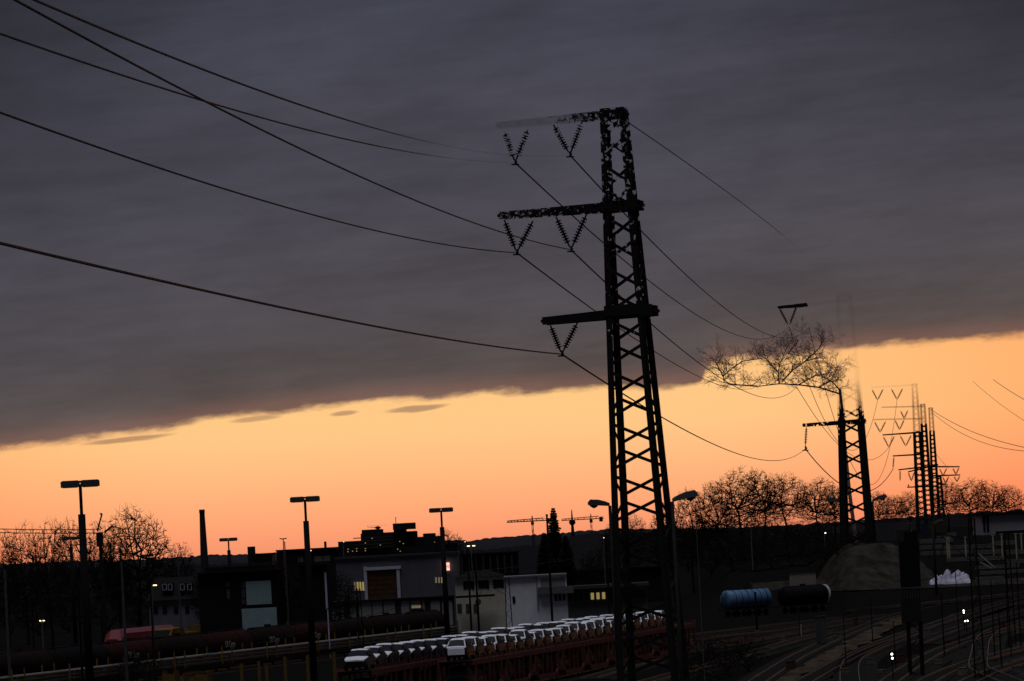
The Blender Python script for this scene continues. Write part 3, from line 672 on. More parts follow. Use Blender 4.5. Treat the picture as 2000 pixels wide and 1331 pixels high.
# tree with a bare one-sided crown leaning out over the bank beside the second pylon
def leaning_tree():
    d = 575.0; rnd = random.Random(5); base = P(1672, 1035, d); zb = zt(base.x, base.y)
    o = empty('bare_tree', (base.x, base.y, zb), 0, 'tall leaning bare tree whose one-sided twiggy crown stands under the cloud edge', 'tree')
    W = lambda px, py, dy=0: P(px, py, d+dy) - Vector((base.x, base.y, zb))
    tr = MB(); cr = MB()
    tr.tube([W(1672,1060), W(1659,960), W(1651,880), W(1645,800), W(1640,760)], [0.34,0.30,0.27,0.24,0.22], 6)
    lim = [[(1641,770),(1600,757),(1560,752),(1522,750),(1480,755)], [(1522,750),(1520,725),(1528,700),(1540,672)], [(1528,745),(1550,722),(1575,705),(1600,700)],
           [(1520,728),(1500,705),(1480,690)], [(1480,755),(1440,752),(1414,748),(1412,733)], [(1412,735),(1402,715),(1392,700)], [(1413,734),(1432,718),(1450,706),(1490,700)], [(1560,752),(1590,735),(1625,728)], [(1575,705),(1600,680),(1612,660)], [(1640,762),(1625,745),(1600,732)],
           [(1540,690),(1560,665),(1570,645)], [(1600,757),(1622,744),(1638,715)]]
    def twig(p, dd, ln, r, lv):
        q = p.copy(); pts = [p]
        for i in range(3):
            dd = (dd + Vector((rnd.uniform(-1,1), rnd.uniform(-1,1), rnd.uniform(-.7,1)))*0.24).normalized(); q = q+dd*ln/3; pts.append(q.copy())
        cr.tube(pts, [r, r*0.85, r*0.7, r*0.55], 3, cap=False)
        if lv <= 0: return
        for k in range(3):
            t = rnd.uniform(0.3,1); i = min(int(t*3), 2); bp = pts[i].lerp(pts[i+1], t*3-i); a = rnd.uniform(0,6.283)
            twig(bp, (dd+Vector((math.cos(a), rnd.uniform(-.5,.5), math.sin(a)))*0.8).normalized(), ln*rnd.uniform(0.55,0.8), max(0.017, r*0.62), lv-1)
    for L_ in lim:
        pts = [W(*p, rnd.uniform(-2,2)) for p in L_]; r0 = 0.16 if len(L_) > 4 else 0.13
        tr.tube(pts, [r0*(1-0.5*i/(len(pts)-1)) for i in range(len(pts))], 5)
        for i in range(1, len(pts)):
            for k in range(7):
                t = rnd.random(); bp = pts[i-1].lerp(pts[i], t); dd = (pts[i]-pts[i-1]).normalized(); a = rnd.uniform(-0.3, 3.4)
                twig(bp, (dd*0.5+Vector((math.cos(a), rnd.uniform(-.4,.4), math.sin(a)))).normalized(), rnd.uniform(1.0,2.3), 0.055, 3)
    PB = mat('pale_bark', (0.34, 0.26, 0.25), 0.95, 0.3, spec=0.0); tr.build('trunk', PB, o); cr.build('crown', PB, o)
leaning_tree()

# ------------------------------------------------------------------ lamps and masts
def yard_lamp(pxh, yh, wpx, ythick, d, label, ground_z=0.0, dim=False):
    top = P(pxh, yh, d); s = wpx*d/F0; o = empty('yard_lamp', (top.x, d*KS, ground_z), 0, label, 'street lamp', 'tall yard lamps'); h = top.z - ground_z
    zt_ = Z(pxh, ythick, d) - ground_z
    MB().tube([(0,0,0),(0,0,zt_)], [0.24*s/2.6*1.3, 0.19*s/2.6*1.3], 10).build('mast', BLACK, o, True)
    MB().tube([(0,0,zt_-0.4),(0,0,h)], 0.085*s/2.6*1.3, 8).build('upper_mast', BLACK, o, True)
    for sg in (-1, 1):
        mb = MB(); w = s/2; y = 0.32; t = 0.165*s
        mb.v += []; x0, x1_ = (0.02*s, w) if sg > 0 else (-w, -0.02*s)
        mb.box(x0, x1_, -y, y, h-t*0.45, h+t*0.5); mb.box(x0+0.03*s, x1_-0.03*s, -y*0.8, y*0.8, h+t*0.5, h+t*0.62)
        hd = mb.build('lamp_head', LAMPG, o)
        MB().box(x0+0.05*s, x1_-0.05*s, -y*0.8, y*0.8, h-t*0.53, h-t*0.45).build('lens', GLASSD, hd)
    MB().box(-0.07*s, 0.07*s, -0.2, 0.2, h+0.03*s, h+0.09*s).build('bracket', LAMPG, o); return o
yard_lamp(156.5, 946, 75, 1005, 236, 'tallest yard lamp at the far left with a T-shaped double head')
yard_lamp(595.5, 976, 58, 1018, 305, 'second tallest yard lamp, between chimney and grey shed')
yard_lamp(861.5, 997, 47, 1030, 376, 'slim yard lamp above the right end of the grey shed')
yard_lamp(446, 1054.5, 35, 1075, 491, 'small yard lamp right of the chimney')
yard_lamp(138, 1052, 34, 1070, 500, 'faint yard lamp hidden among trees left of the tallest lamp')
yard_lamp(287, 1086, 26, 1100, 560, 'small yard lamp in front of the broad round tree')
def street_lamp(pxp, yt, pxh, yh, d, z0, label, up=0.0, k=1.0):
    a = P(pxp, yt, d); t = P(pxh, yh, d); o = empty('street_lamp', (a.x, d*KS, z0), 0, label, 'street lamp'); w = t.x-a.x; h = a.z-z0; dz = t.z-a.z; sg = 1 if w > 0 else -1
    MB().tube([(0,0,0),(0,0,h)], [0.10*k,0.06*k], 8).build('pole', STEEL, o, True)
    hd = MB(); L_ = abs(w)
    st = [(0.0,0.10,0.12),(0.2,0.14,0.19),(0.5,0.19,0.25),(0.88,0.20,0.24),(1.0,0.15,0.10)]
    n0 = 0
    for f, ww, hh in st:
        x = sg*L_*f; z = h+dz*f; kk = L_
        for yy, zz in ((-ww,-0.02),(-ww*0.8,hh),(ww*0.8,hh),(ww,-0.02)): hd.v.append((x, yy*kk, z+zz*kk))
    for i in range(len(st)-1):
        for j in range(4):
            a0 = i*4+j; b0 = i*4+(j+1) % 4; hd.f.append((a0, b0, b0+4, a0+4))
    hd.f += [(3,2,1,0), (16,17,18,19)]
    H_ = hd.build('lamp_head', LAMPG, o)
    ls = MB(); ls.tube([(sg*L_*0.55,0,h+dz*0.55-0.03*L_),(sg*L_*0.72,0,h+dz*0.72-0.09*L_),(sg*L_*0.92,0,h+dz*0.92-0.03*L_)], [0.03*L_,0.08*L_,0.03*L_], 8).build('lens', GLASSD, H_, True); return o
street_lamp(1191, 988, 1148, 986, D1+3, 0, 'street lamp with its head pointing left beside the big pylon leg')
street_lamp(1313, 980, 1363, 968, D1-3, 0, 'street lamp with its head pointing right beside the big pylon leg')
zz = zt(X(1645, 585), 585*KS)
street_lamp(1645, 982, 1615, 979, 585, zz, 'small lamp pointing left beside the second pylon', k=3)
street_lamp(1704, 980, 1732, 971, 585, zz, 'small lamp pointing right beside the second pylon', k=3)
street_lamp(1824, 1004, 1846, 990, 560, 8, 'grey lamp head pointing right below the far pylon cluster', k=2)
street_lamp(1822, 1024, 1842, 1017, 480, 2.0, 'lower grey lamp head pointing right in front of the ochre container', k=2)
def small_lamp(px, yt, d, wpx, double, lit, label, z0=0.0):
    a = P(px, yt, d); o = empty('lamp_post', (a.x, d*KS, z0), 0, label, 'street lamp', 'small lamp posts'); h = a.z-z0; w = wpx*d/F0
    MB().tube([(0,0,0),(0,0,h)], [0.11,0.07], 8).build('pole', CONC, o)
    for sg in ((-1,1) if double else (1,)):
        MB().bar((0,0,h),(sg*w,0,h+w*0.12), 0.28, 0.16).build('lamp_head', LAMPG, o)
        if lit: MB().box(min(sg*w*0.3,sg*w), max(sg*w*0.3,sg*w), -0.15, 0.15, h-0.12, h+w*0.02).build('lamp_lens', LAMPY if lit == 1 else LAMPW, o)
small_lamp(82, 1212, 470, 5, True, 1, 'short lit lamp post in the dark left of the tallest yard lamp')
small_lamp(163, 1150, 480, 3, False, 2, 'lit lamp right beside the tallest yard lamp mast')
small_lamp(296, 1143, 440, 10, False, 1, 'lit lamp post in front of the house with dormers')
small_lamp(553, 1053, 520, 7, True, 0, 'unlit twin lamp post above the low roofs left of the second tallest lamp')
small_lamp(920, 1066, 520, 8, True, 1, 'lit twin lamp post right of the grey shed roof')
small_lamp(606, 1075, 560, 2, False, 1, 'small lit lamp behind the second tallest yard lamp')
small_lamp(670, 1058, 640, 2, False, 1, 'small lit lamp at the left end of the terraced far building')
small_lamp(907, 1058, 640, 2, False, 1, 'small lit lamp on the ridge right of the grey shed')
small_lamp(1178, 1050, 560, 2, False, 1, 'small lit lamp left of the big pylon foot')
small_lamp(1466, 1026, 540, 10, True, 0, 'twin lamp with pale head before the right-hand tree row', z0=6)
small_lamp(1610, 1041, 600, 3, False, 2, 'small lit lamp below the round tree by the second pylon', z0=8)
def pole(px, yt, yb, d, r, label, m=None, z0=0.0):
    a = P(px, yt, d); o = empty('pole', (a.x, d*KS, z0), 0, label, 'pole', 'plain poles'); h = a.z-z0
    MB().tube([(0,0,0),(0,0,h)], [r, r*0.7], 8).build('shaft', m or CONC, o); MB().tube([(0,0,h),(0,0,h+r*1.2)], r*0.9, 8).build('cap', STEEL, o)
    MB().box(-r*1.8, r*1.8, -r*1.8, r*1.8, 0, r).build('base', CONC, o)
for px, yt, d, r, lb, m in ((9,1112,330,0.16,'grey pole at the far left edge',LAMPG),(60,1135,360,0.12,'dark pole left of the tallest yard lamp',BLACK),(237,1095,330,0.15,'grey pole in front of the broad round tree',LAMPG),(347,1085,420,0.10,'thin grey pole left of the chimney',LAMPG),(152,1140,300,0.12,'black pole close left of the tallest yard lamp',BLACK),
    (294,1150,340,0.12,'black pole under the lit lamp in front of the house',BLACK),(913,1078,380,0.13,'black pole left of the round signal disc',BLACK),(928,1090,384,0.13,'black pole just right of another, by the cream house',BLACK),(1068,1008,330,0.13,'tall black pole below the left tower crane',BLACK),(1183,1048,400,0.12,'thin pole just left of the big pylon feet',BLACK),
    (556,1060,430,0.09,'thin pale pole right of the teal doors building',LAMPG),(640,1190,400,0.1,'short pale pole before the grey shed',WFRAME),(1358,988,128,0.018,'hair-thin pale rod hanging below the right street lamp',CONC),(1475,1160,420,0.16,'black pole in front of the blue tank',BLACK),(1962,1042,300,0.05,'thin dark pole near the right edge',BLACK)):
    pole(px, yt, 0, d, r, lb, m)
def lattice_mast(px, yt, d, w, label, lean=0.0):
    a = P(px, yt, d); o = empty('overhead_line_mast', (a.x, d*KS, 0), 0, label, 'mast', 'overhead line masts'); h = a.z
    for sg in (-1, 1): MB().bar((sg*w/2,0,0),(sg*w*0.28,0,h), 0.11, 0.11).build('leg', BLACK, o)
    n = 11; br = MB()
    for i in range(n):
        z0, z1 = h*i/n, h*(i+1)/n; w0 = w*(1-0.44*i/n)/2; w1 = w*(1-0.44*(i+1)/n)/2; s = 1 if i % 2 else -1
        MB().bar((-s*w0,0,z0),(s*w1,0,z1), 0.045, 0.05).build('brace', BLACK, o)
    c = MB(); c.bar((0,0,h*0.86),(-2.6,0,h*0.92),0.06,0.06); c.bar((0,0,h*0.72),(-2.6,0,h*0.92),0.05,0.05); c.bar((-2.6,0,h*0.92),(-3.4,0,h*0.76),0.05,0.05); c.build('bracket', BLACK, o)
lattice_mast(1897, 1012, 262, 0.75, 'slender dark lattice mast standing right of the white tarpaulin')
lattice_mast(990, 1128, 420, 0.8, 'slender lattice mast in front of the white building')
lattice_mast(1965, 1040, 330, 0.7, 'dark lattice mast near the right edge before the warehouse')
lattice_mast(700, 1150, 400, 0.6, 'low dark lattice mast in front of the grey shed gate')

# signal tower: dark column, platform with railing, box and lattice legs
def signal_tower():
    d = 275.0; a = P(1786, 1331, d); o = empty('signal_tower', (a.x, d*KS, 0), 0, 'dark signal tower with a railed platform in the right foreground', 'signal tower')
    k = d/F0; gz = lambda y: Z(1786, y, d); xx = lambda px, y: P(px, y, d).x - a.x
    for px in (1779, 1803):
        MB().bar((xx(px,1331),0,-0.1),(xx(px-5,1215),0,gz(1215)), 0.28, 0.28).build('leg', BLACK, o)
        MB().bar((xx(px,1331),1.0,-0.1),(xx(px-5,1215),1.0,gz(1215)), 0.2, 0.2).build('leg', BLACK, o)
    for i in range(5):
        y0 = 1331-i*23; y1 = y0-23; s = i % 2
        MB().bar((xx(1779 if s else 1802,y0),0,gz(y0)),(xx(1801 if s else 1777,y1),0,gz(y1)),0.07,0.07).build('brace', BLACK, o)
    MB().box(xx(1762,1200), xx(1799,1200), -0.3, 1.2, gz(1215), gz(1170)).build('equipment_box', mat('dark_box',(0.010,0.007,0.007),0.8), o)
    for i in range(7): px = 1763+i*5.4; MB().bar((xx(px,1169),-0.3,gz(1170)),(xx(px,1150),-0.3,gz(1150)),0.06,0.06).build('railing_bar', BLACK, o)
    MB().box(xx(1721,1147), xx(1797,1147), -0.35, 0.9, gz(1149.5), gz(1146.5)).build('platform', LAMPG, o)
    mb = MB(); mb.box(xx(1758,1100), xx(1796,1100), -0.2, 1.0, gz(1146.4), gz(1058)); mb.box(xx(1766,1050), xx(1792,1050), 0, 0.8, gz(1058), gz(1038)); mb.build('column', BLACK, o)
    MB().bar((xx(1780,1038),0.4,gz(1038)),(xx(1780,1024),0.4,gz(1024)),0.09,0.09).build('lamp_stem', STAKE, o)
    MB().box(xx(1772,1022), xx(1789,1022), 0.1, 0.7, gz(1024), gz(1020)).build('lamp_hood', LAMPG, o)
signal_tower()
def dwarf_signal(pts, d, label):
    a = P(*pts[0], d); o = empty('track_signal', (a.x, d*KS, 0), 0, label, 'signal', 'white shunting signals'); zs = [P(*p, d) for p in pts]
    zm = max(p.z for p in zs)+0.2; zl = min(p.z for p in zs)-0.2; xs = [p.x-a.x for p in zs]
    MB().box(min(xs)-0.2, max(xs)+0.2, 0.02, 0.25, zl, zm).build('signal_box', BLACK, o); MB().tube([((min(xs)+max(xs))/2,0.13,0),((min(xs)+max(xs))/2,0.13,zl)],0.05,6).build('post', STEEL, o)
    for p in zs: MB().tube([(p.x-a.x,0.02,p.z),(p.x-a.x,-0.05,p.z)],[0.085,0.075],10).build('lens', LAMPW, o)
dwarf_signal([(1742,1278),(1743,1286)], 268, 'lit two-lamp shunting signal, lights one above the other, beside the curved rails')
dwarf_signal([(1882,1193),(1882.5,1197)], 380, 'single bright signal light, topmost at the right')
dwarf_signal([(1885,1213.5),(1890,1213)], 375, 'pair of signal lights side by side under the single one')
dwarf_signal([(1973,1296),(1980.5,1295.5)], 290, 'pair of signal lights near the lower right corner')

# ------------------------------------------------------------------ tracks
def track(pts, label, z=0.0, sub=14):
    Pw = [GT(*p) for p in pts]
    # Catmull-Rom through the points
    C = []
    for i in range(len(Pw)-1):
        p0 = Pw[max(i-1,0)]; p1, p2 = Pw[i], Pw[i+1]; p3 = Pw[min(i+2,len(Pw)-1)]
        for k in range(sub):
            t = k/sub; C.append(0.5*((2*p1)+(p2-p0)*t+(2*p0-5*p1+4*p2-p3)*t*t+(3*p1-p0-3*p2+p3)*t**3))
    C.append(Pw[-1]); build_track(C, label)
BEDM = mat('ballast_bed', (0.014, 0.0125, 0.0115), 0.95, 0.55, 1.2, bump=1.0, c2=(0.034, 0.030, 0.028), spec=0.0)
def build_track(C, label):
    o = empty('rail_track', C[0], 0, label, 'railway track', 'railway tracks of the yard'); b = C[0]
    nr = []
    for i, p in enumerate(C):
        d = C[min(i+1,len(C)-1)]-C[max(i-1,0)]; d.z = 0; d.normalize(); nr.append(Vector((d.y,-d.x,0)))
    for s in (-1, 1):
        mb = MB(); ps = [p-b+n*s*0.75+Vector((0,0,0.27)) for p, n in zip(C, nr)]
        for i in range(len(ps)-1): mb.bar(ps[i], ps[i+1], 0.075, 0.16)
        mb.build('rail', RAIL, o)
    mb = MB()
    for i, (p, n) in enumerate(zip(C, nr)):
        for k, (off, hh) in enumerate(((-2.3, 0.0), (-1.55, 0.09), (1.55, 0.09), (2.3, 0.0))):
            q = p-b+n*off; mb.v.append((q.x, q.y, q.z+hh+0.012))
    for i in range(len(C)-1):
        for k in range(3): a = i*4+k; mb.f.append((a, a+1, a+5, a+4))
    mb.build('ballast_bed', BEDM, o)
    mb = MB(); acc = 0.0
    for i in range(len(C)-1):
        seg = (C[i+1]-C[i]).length; t = acc
        while t < seg:
            p = C[i].lerp(C[i+1], t/seg)-b; mb.bar(p-nr[i]*1.3+Vector((0,0,0.1)), p+nr[i]*1.3+Vector((0,0,0.1)), 0.26, 0.18); t += 0.65
        acc = t-seg
    sl = mb.build('sleepers', SLEEP, o); sl['kind'] = 'stuff'
track([(1661,1345),(1660,1310),(1672,1290),(1712,1270),(1765,1250),(1850,1215),(1960,1180),(2040,1160)], 'track curving up from the bottom edge past the two-lamp signal')
track([(1990,1345),(1925,1318),(1911,1307),(1914,1280),(1920,1255),(1945,1235),(2010,1215)], 'tightly curved track at the lower right between two signals')
track([(1470,1345),(1530,1305),(1577,1278),(1660,1240),(1760,1203),(1900,1168)], 'straight track along the left side of the brown dirt path')
track([(1150,1331),(1300,1287),(1450,1260),(1600,1232),(1700,1216)], 'track running right from behind the big pylon feet, nearest of three')
track([(1200,1280),(1350,1254),(1500,1238),(1600,1224),(1720,1205)], 'middle of three tracks right of the big pylon')
track([(1290,1250),(1400,1238),(1520,1224),(1640,1210)], 'farthest of three tracks right of the big pylon')
track([(1730,1345),(1775,1312),(1840,1275),(1930,1245),(2030,1222)], 'track from the bottom edge under the signal tower legs')
track([(1800,1345),(1850,1318),(1930,1290),(2040,1262)], 'track crossing the lower right corner')
track([(1000,1345),(1150,1306),(1290,1268),(1420,1246)], 'track just right of the red car wagons')
track([(1560,1345),(1640,1300),(1720,1262),(1800,1232),(1930,1196),(2040,1172)], 'straight track just right of the dirt path, passing behind the signal tower')
track([(1880,1345),(1940,1318),(2040,1286)], 'short track at the very lower right corner')
track([(1790,1262),(1870,1232),(1950,1208),(2040,1188)], 'track between signal tower and the pair of signal lights')
track([(1660,1196),(1760,1186),(1880,1174),(2040,1156)], 'farthest straight track at the right, below the white tarpaulin')
track([(1240,1345),(1380,1305),(1480,1277),(1560,1254),(1640,1236)], 'track through the weeds right of the big pylon')

# ------------------------------------------------------------------ car trains
def make_car(paint, film=None, tail=False):
    """nose points to -Y; origin on the deck under its middle"""
    o = empty('car'); L_, w, h = 4.1, 1.8, 1.58; hl = L_/2
    def loft(st, m, name, closed=True):
        mb = MB(); k = len(st[0][1])
        for y, sec in st:
            for x, z in sec: mb.v.append((x, y, z))
        for i in range(len(st)-1):
            for j in range(k-1): a = i*k+j; mb.f.append((a, a+1, a+k+1, a+k))
        mb.f.append(tuple(range(k))[::-1]); mb.f.append(tuple((len(st)-1)*k+j for j in range(k)))
        return mb.build(name, m, o, False)
    def sec(ws, wb, zb, zt_, crown=0.04): return [(-ws*0.92,zb),(-ws,zb+0.12),(-wb,zt_-0.16),(-wb*0.93,zt_),(0,zt_+crown),(wb*0.93,zt_),(wb,zt_-0.16),(ws,zb+0.12),(ws*0.92,zb)]
    hw = w/2
    body = loft([(-hl,sec(hw*0.80,hw*0.78,0.36,0.74)),(-hl+0.12,sec(hw*0.93,hw*0.90,0.28,0.86)),(-hl+0.5,sec(hw,hw*0.97,0.24,0.95)),(-0.95,sec(hw,hw*0.98,0.22,1.03)),(0.6,sec(hw,hw*0.99,0.22,1.04)),(hl-0.35,sec(hw,hw*0.97,0.26,1.03)),(hl-0.05,sec(hw*0.92,hw*0.88,0.34,0.95)),(hl,sec(hw*0.85,hw*0.8,0.4,0.8))], paint, 'body')
    # greenhouse
    def gh(y, wb, wt, z0, z1): return [(-wb,z0),(-wt,z1-0.06),(-wt*0.86,z1),(0,z1+0.03),(wt*0.86,z1),(wt,z1-0.06),(wb,z0)]
    cab = loft([(-0.98,gh(0,0.80,0.78,0.98,1.06)),(-0.22,gh(0,0.80,0.66,1.0,1.52)),(0.35,gh(0,0.81,0.66,1.0,1.58)),(1.15,gh(0,0.80,0.65,1.0,1.54)),(1.45,gh(0,0.79,0.62,1.0,1.46)),(1.90,gh(0,0.76,0.72,0.98,1.06))], paint, 'cabin')
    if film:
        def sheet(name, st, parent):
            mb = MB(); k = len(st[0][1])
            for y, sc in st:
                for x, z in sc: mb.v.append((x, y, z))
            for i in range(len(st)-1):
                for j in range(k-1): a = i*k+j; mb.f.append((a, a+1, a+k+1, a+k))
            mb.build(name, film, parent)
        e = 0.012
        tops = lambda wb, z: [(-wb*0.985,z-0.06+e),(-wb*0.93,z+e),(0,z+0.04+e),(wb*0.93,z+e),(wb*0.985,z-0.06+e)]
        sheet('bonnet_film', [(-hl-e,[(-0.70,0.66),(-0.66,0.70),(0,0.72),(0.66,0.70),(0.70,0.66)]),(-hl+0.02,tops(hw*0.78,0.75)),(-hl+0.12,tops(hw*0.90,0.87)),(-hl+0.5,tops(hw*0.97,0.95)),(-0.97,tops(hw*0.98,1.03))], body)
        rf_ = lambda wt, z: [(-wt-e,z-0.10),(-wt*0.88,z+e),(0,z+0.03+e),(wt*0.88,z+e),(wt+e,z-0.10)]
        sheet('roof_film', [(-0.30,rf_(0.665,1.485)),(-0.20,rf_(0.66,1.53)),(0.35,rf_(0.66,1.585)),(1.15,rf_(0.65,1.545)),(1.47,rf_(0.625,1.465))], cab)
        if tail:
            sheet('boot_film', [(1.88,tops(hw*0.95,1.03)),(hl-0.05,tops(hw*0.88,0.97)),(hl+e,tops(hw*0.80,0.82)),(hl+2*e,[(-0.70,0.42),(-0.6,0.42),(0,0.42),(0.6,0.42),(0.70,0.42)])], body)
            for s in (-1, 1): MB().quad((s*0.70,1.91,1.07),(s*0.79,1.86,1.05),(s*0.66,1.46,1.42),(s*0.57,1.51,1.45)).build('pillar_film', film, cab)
    def pane(name, pts, parent): MB().quad(*pts).build(name, CARG, parent)
    pane('windscreen', [(-0.72,-0.99,1.08),(0.72,-0.99,1.08),(0.60,-0.315,1.50),(-0.60,-0.315,1.50)], cab)
    pane('rear_window', [(0.66,1.92,1.09),(-0.66,1.92,1.09),(-0.55,1.52,1.45),(0.55,1.52,1.45)], cab)
    for s in (-1, 1):
        for y0, y1, t0, t1 in ((-0.62,0.22,-0.10,0.20),(0.30,1.12,0.30,1.02)):
            pane('side_window', [(s*0.812,y0,1.07),(s*0.818,y1,1.07),(s*0.688,t1,1.47),(s*0.688,t0,1.47)], cab)
        for y in (-1.30, 1.28):
            wh = MB().tube([(s*0.70,y,0.32),(s*0.915,y,0.32)], 0.32, 12).build('wheel', TYRE, o); MB().tube([(s*0.90,y,0.32),(s*0.925,y,0.32)], [0.21,0.19], 10).build('rim', RIM, wh)
        MB().tube([(s*0.60,-hl+0.10,0.70),(s*0.80,-hl+0.24,0.74)], [0.075,0.06], 8).build('headlight', CHROME, o)
        MB().box(min(s*0.62,s*0.84), max(s*0.62,s*0.84), hl-0.06, hl-0.0, 0.74, 0.90).build('tail_light', TAILR, o)
        MB().box(min(s*0.86,s*1.0), max(s*0.86,s*1.0), -0.72, -0.55, 1.02, 1.15).build('mirror', CARK, o)
    MB().box(-0.5,0.5,-hl-0.012,-hl+0.05,0.44,0.66).build('grille', CARK, o)
    MB().box(-hw*0.86,hw*0.86,-hl-0.015,-hl+0.06,0.22,0.40).build('bumper', CARK, o)
    return o
rndc = random.Random(3)
UT = Vector((22.4, 82*KS, 0)).normalized(); PT = Vector((UT.y, -UT.x, 0)); ANG = -math.atan2(UT.x, UT.y)
A0 = P(697, 1290, 268); A0.z = 0
DECK = 3.05
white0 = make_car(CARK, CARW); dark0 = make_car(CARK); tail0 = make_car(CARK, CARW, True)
used = [False, False, False]
def put_car(proto, which, pos, flip, label, group):
    o = proto if not used[which] else copy_tree(proto); used[which] = True
    o.location = pos; o.rotation_euler = (0, 0, ANG + (math.pi if flip else 0) + rndc.uniform(-.012,.012)); tag(o, label, 'car', group)
    k = rndc.choice((0.90, 0.97, 1.0, 1.04, 1.10)); o.scale = (rndc.uniform(0.96,1.03), rndc.uniform(0.94,1.05), k)
UNIT = 14.0; NCAR = 3; PITCH_C = UNIT/NCAR - 0.05
def wagon(o0, label):
    """one two-deck car carrier unit, along +Y from its origin; built once and copied"""
    o = empty('car_carrier_wagon'); L_ = UNIT-0.5; w = 1.42
    for s in (-1, 1):
        MB().box(s*w-0.07, s*w+0.07, 0, L_, DECK-0.42, DECK-0.02).build('upper_side_beam', WRED, o)
        lb = MB(); pts = [(0,1.15),(1.2,1.1),(2.2,0.62),(L_-2.2,0.62),(L_-1.2,1.1),(L_,1.15)]
        for a, b in zip(pts[:-1], pts[1:]): lb.bar((s*w,a[0],a[1]),(s*w,b[0],b[1]),0.16,0.40)
        lb.build('lower_side_beam', WRED, o)
        for y, dy in ((0.5,0.35),(1.5,-0.3),(4.6,0),(L_*0.5,0),(L_-4.6,0),(L_-1.5,0.3),(L_-0.5,-0.35)):
            MB().bar((s*w,y,0.8),(s*w,y+dy,DECK-0.3),0.16,0.24).build('post', WRED, o)
        for k in range(18):
            y = 0.4+k*(L_-0.8)/17; MB().bar((s*(w+0.04),y,DECK-0.15),(s*(w+0.12),y+0.12,DECK+0.34),0.05,0.09).build('rail_bracket', WRED, o)
        MB().bar((s*(w+0.10),0.3,DECK+0.30),(s*(w+0.10),L_-0.3,DECK+0.30),0.03,0.03).build('guard_rail', STEEL, o)
    MB().box(-w+0.05, w-0.05, 0.05, L_-0.05, DECK-0.12, DECK-0.02).build('upper_deck', mat('deck_plate',(0.025,0.018,0.016),0.8), o)
    MB().box(-w+0.05, w-0.05, 0.3, L_-0.3, 0.70, 0.80).build('lower_deck', mat('deck_plate',(0.02,0.02,0.02)), o)
    for y in (0.9, L_-0.9):
        ax_ = MB().tube([(-0.8,y,0.46),(0.8,y,0.46)],0.08,8).build('axle', STEEL, o)
        for s in (-1, 1): MB().tube([(s*0.70,y,0.46),(s*0.82,y,0.46)],[0.46,0.42],14).build('wheel', STEEL, ax_)
    for y in (-0.25, L_+0.02): MB().box(-0.25,0.25,y,y+0.23,0.9,1.25).build('coupling', STEEL, o)
    return o
wg0 = wagon(None, ''); usedw = [False]
def put_wagon(pos, label):
    o = wg0 if not usedw[0] else copy_tree(wg0); usedw[0] = True
    o.location = pos; o.rotation_euler = (0,0,ANG); tag(o, label, 'railway wagon', 'red car carrier wagons')
rows = [('left', A0 - UT*1.0, 9, 0.0, False), ('right', A0 + PT*4.7 + UT*16.0, 9, 0.0, True)]
for rn, start, nu, off, flip in rows:
    ci = 0; cl = 0
    for uu in range(nu):
        base = start + UT*(uu*UNIT); base.z = 0.02
        put_wagon(base, 'red two-deck car carrier wagon, %s from the front of the %s train' % (ORD[uu], rn))
        for k in range(NCAR if not (rn == 'right' and uu == 8) else 0):
            pos = base + UT*(2.25 + k*PITCH_C + rndc.uniform(-.22,.22)); pos.z = DECK
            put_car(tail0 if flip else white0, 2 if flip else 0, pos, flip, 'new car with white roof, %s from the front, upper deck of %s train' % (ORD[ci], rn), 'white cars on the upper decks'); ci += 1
        if rn == 'right' or uu < 3:
            for k in range(NCAR):
                pos = base + UT*(2.4 + k*(PITCH_C-0.1)); pos.z = 0.82
                put_car(dark0, 1, pos, flip, 'dark car, %s from the front, lower deck of %s train' % (ORD[cl], rn), 'dark cars on the lower decks'); cl += 1
    build_track([start - UT*30 + UT*(8*i) for i in range(27)], 'track under the %s car train' % rn)

# ------------------------------------------------------------------ other rolling stock
U2 = Vector((0.339, 0.941*KS, 0)).normalized(); P2 = Vector((-U2.y, U2.x, 0)); ANG2 = -math.atan2(U2.x, U2.y)
R0 = Vector((-48.5, 332*KS, 0))
def along(base, s, off): return base + U2*s + P2*off
def rail_wagon(s, label, n=1):
    o = empty('rail_wagon', along(R0, s, 0), ANG2, label, 'railway wagon', 'flat wagons loaded with rails'); L_ = 17.0
    MB().box(-1.35,1.35,0,L_,0.95,1.12).build('deck', STEEL, o)
    for s_ in (-1,1): MB().box(s_*1.25-0.08,s_*1.25+0.08,0,L_,0.6,0.95).build('side_beam', STEEL, o)
    for lay in range(3):
        for k in range(6):
            x = -1.05+k*0.42; z = 1.14+lay*0.34
            mb = MB(); mb.box(x-0.06,x+0.06,0.05*lay,L_-0.05*lay,z,z+0.03); mb.box(x-0.02,x+0.02,0.05*lay,L_-0.05*lay,z+0.03,z+0.16); mb.box(x-0.17,x+0.17,0.05*lay,L_-0.05*lay,z+0.16,z+0.24); mb.build('loaded_rail', RAILL, o)
        for y in (2,8.5,15): MB().box(-1.3,1.3,y-0.06,y+0.06,1.14+lay*0.34-0.09,1.14+lay*0.34).build('batten', BROWND, o)
    for y in (1.5,15.5):
        for s_ in (-1,1): MB().box(s_*1.40-0.06,s_*1.40+0.06,y-0.07,y+0.07,0.9,2.75).build('stanchion', YEL, o)
    for y in (2.0,L_-2.0):
        a_ = MB().tube([(-0.8,y,0.46),(0.8,y,0.46)],0.08,8).build('axle', STEEL, o)
        for s_ in (-1,1): MB().tube([(s_*0.7,y,0.46),(s_*0.82,y,0.46)],0.46,14).build('wheel', STEEL, a_)
for i in range(11): rail_wagon(-22+i*17.8, 'flat wagon stacked with steel rails and yellow stanchions, %s from the left' % ORD[i])
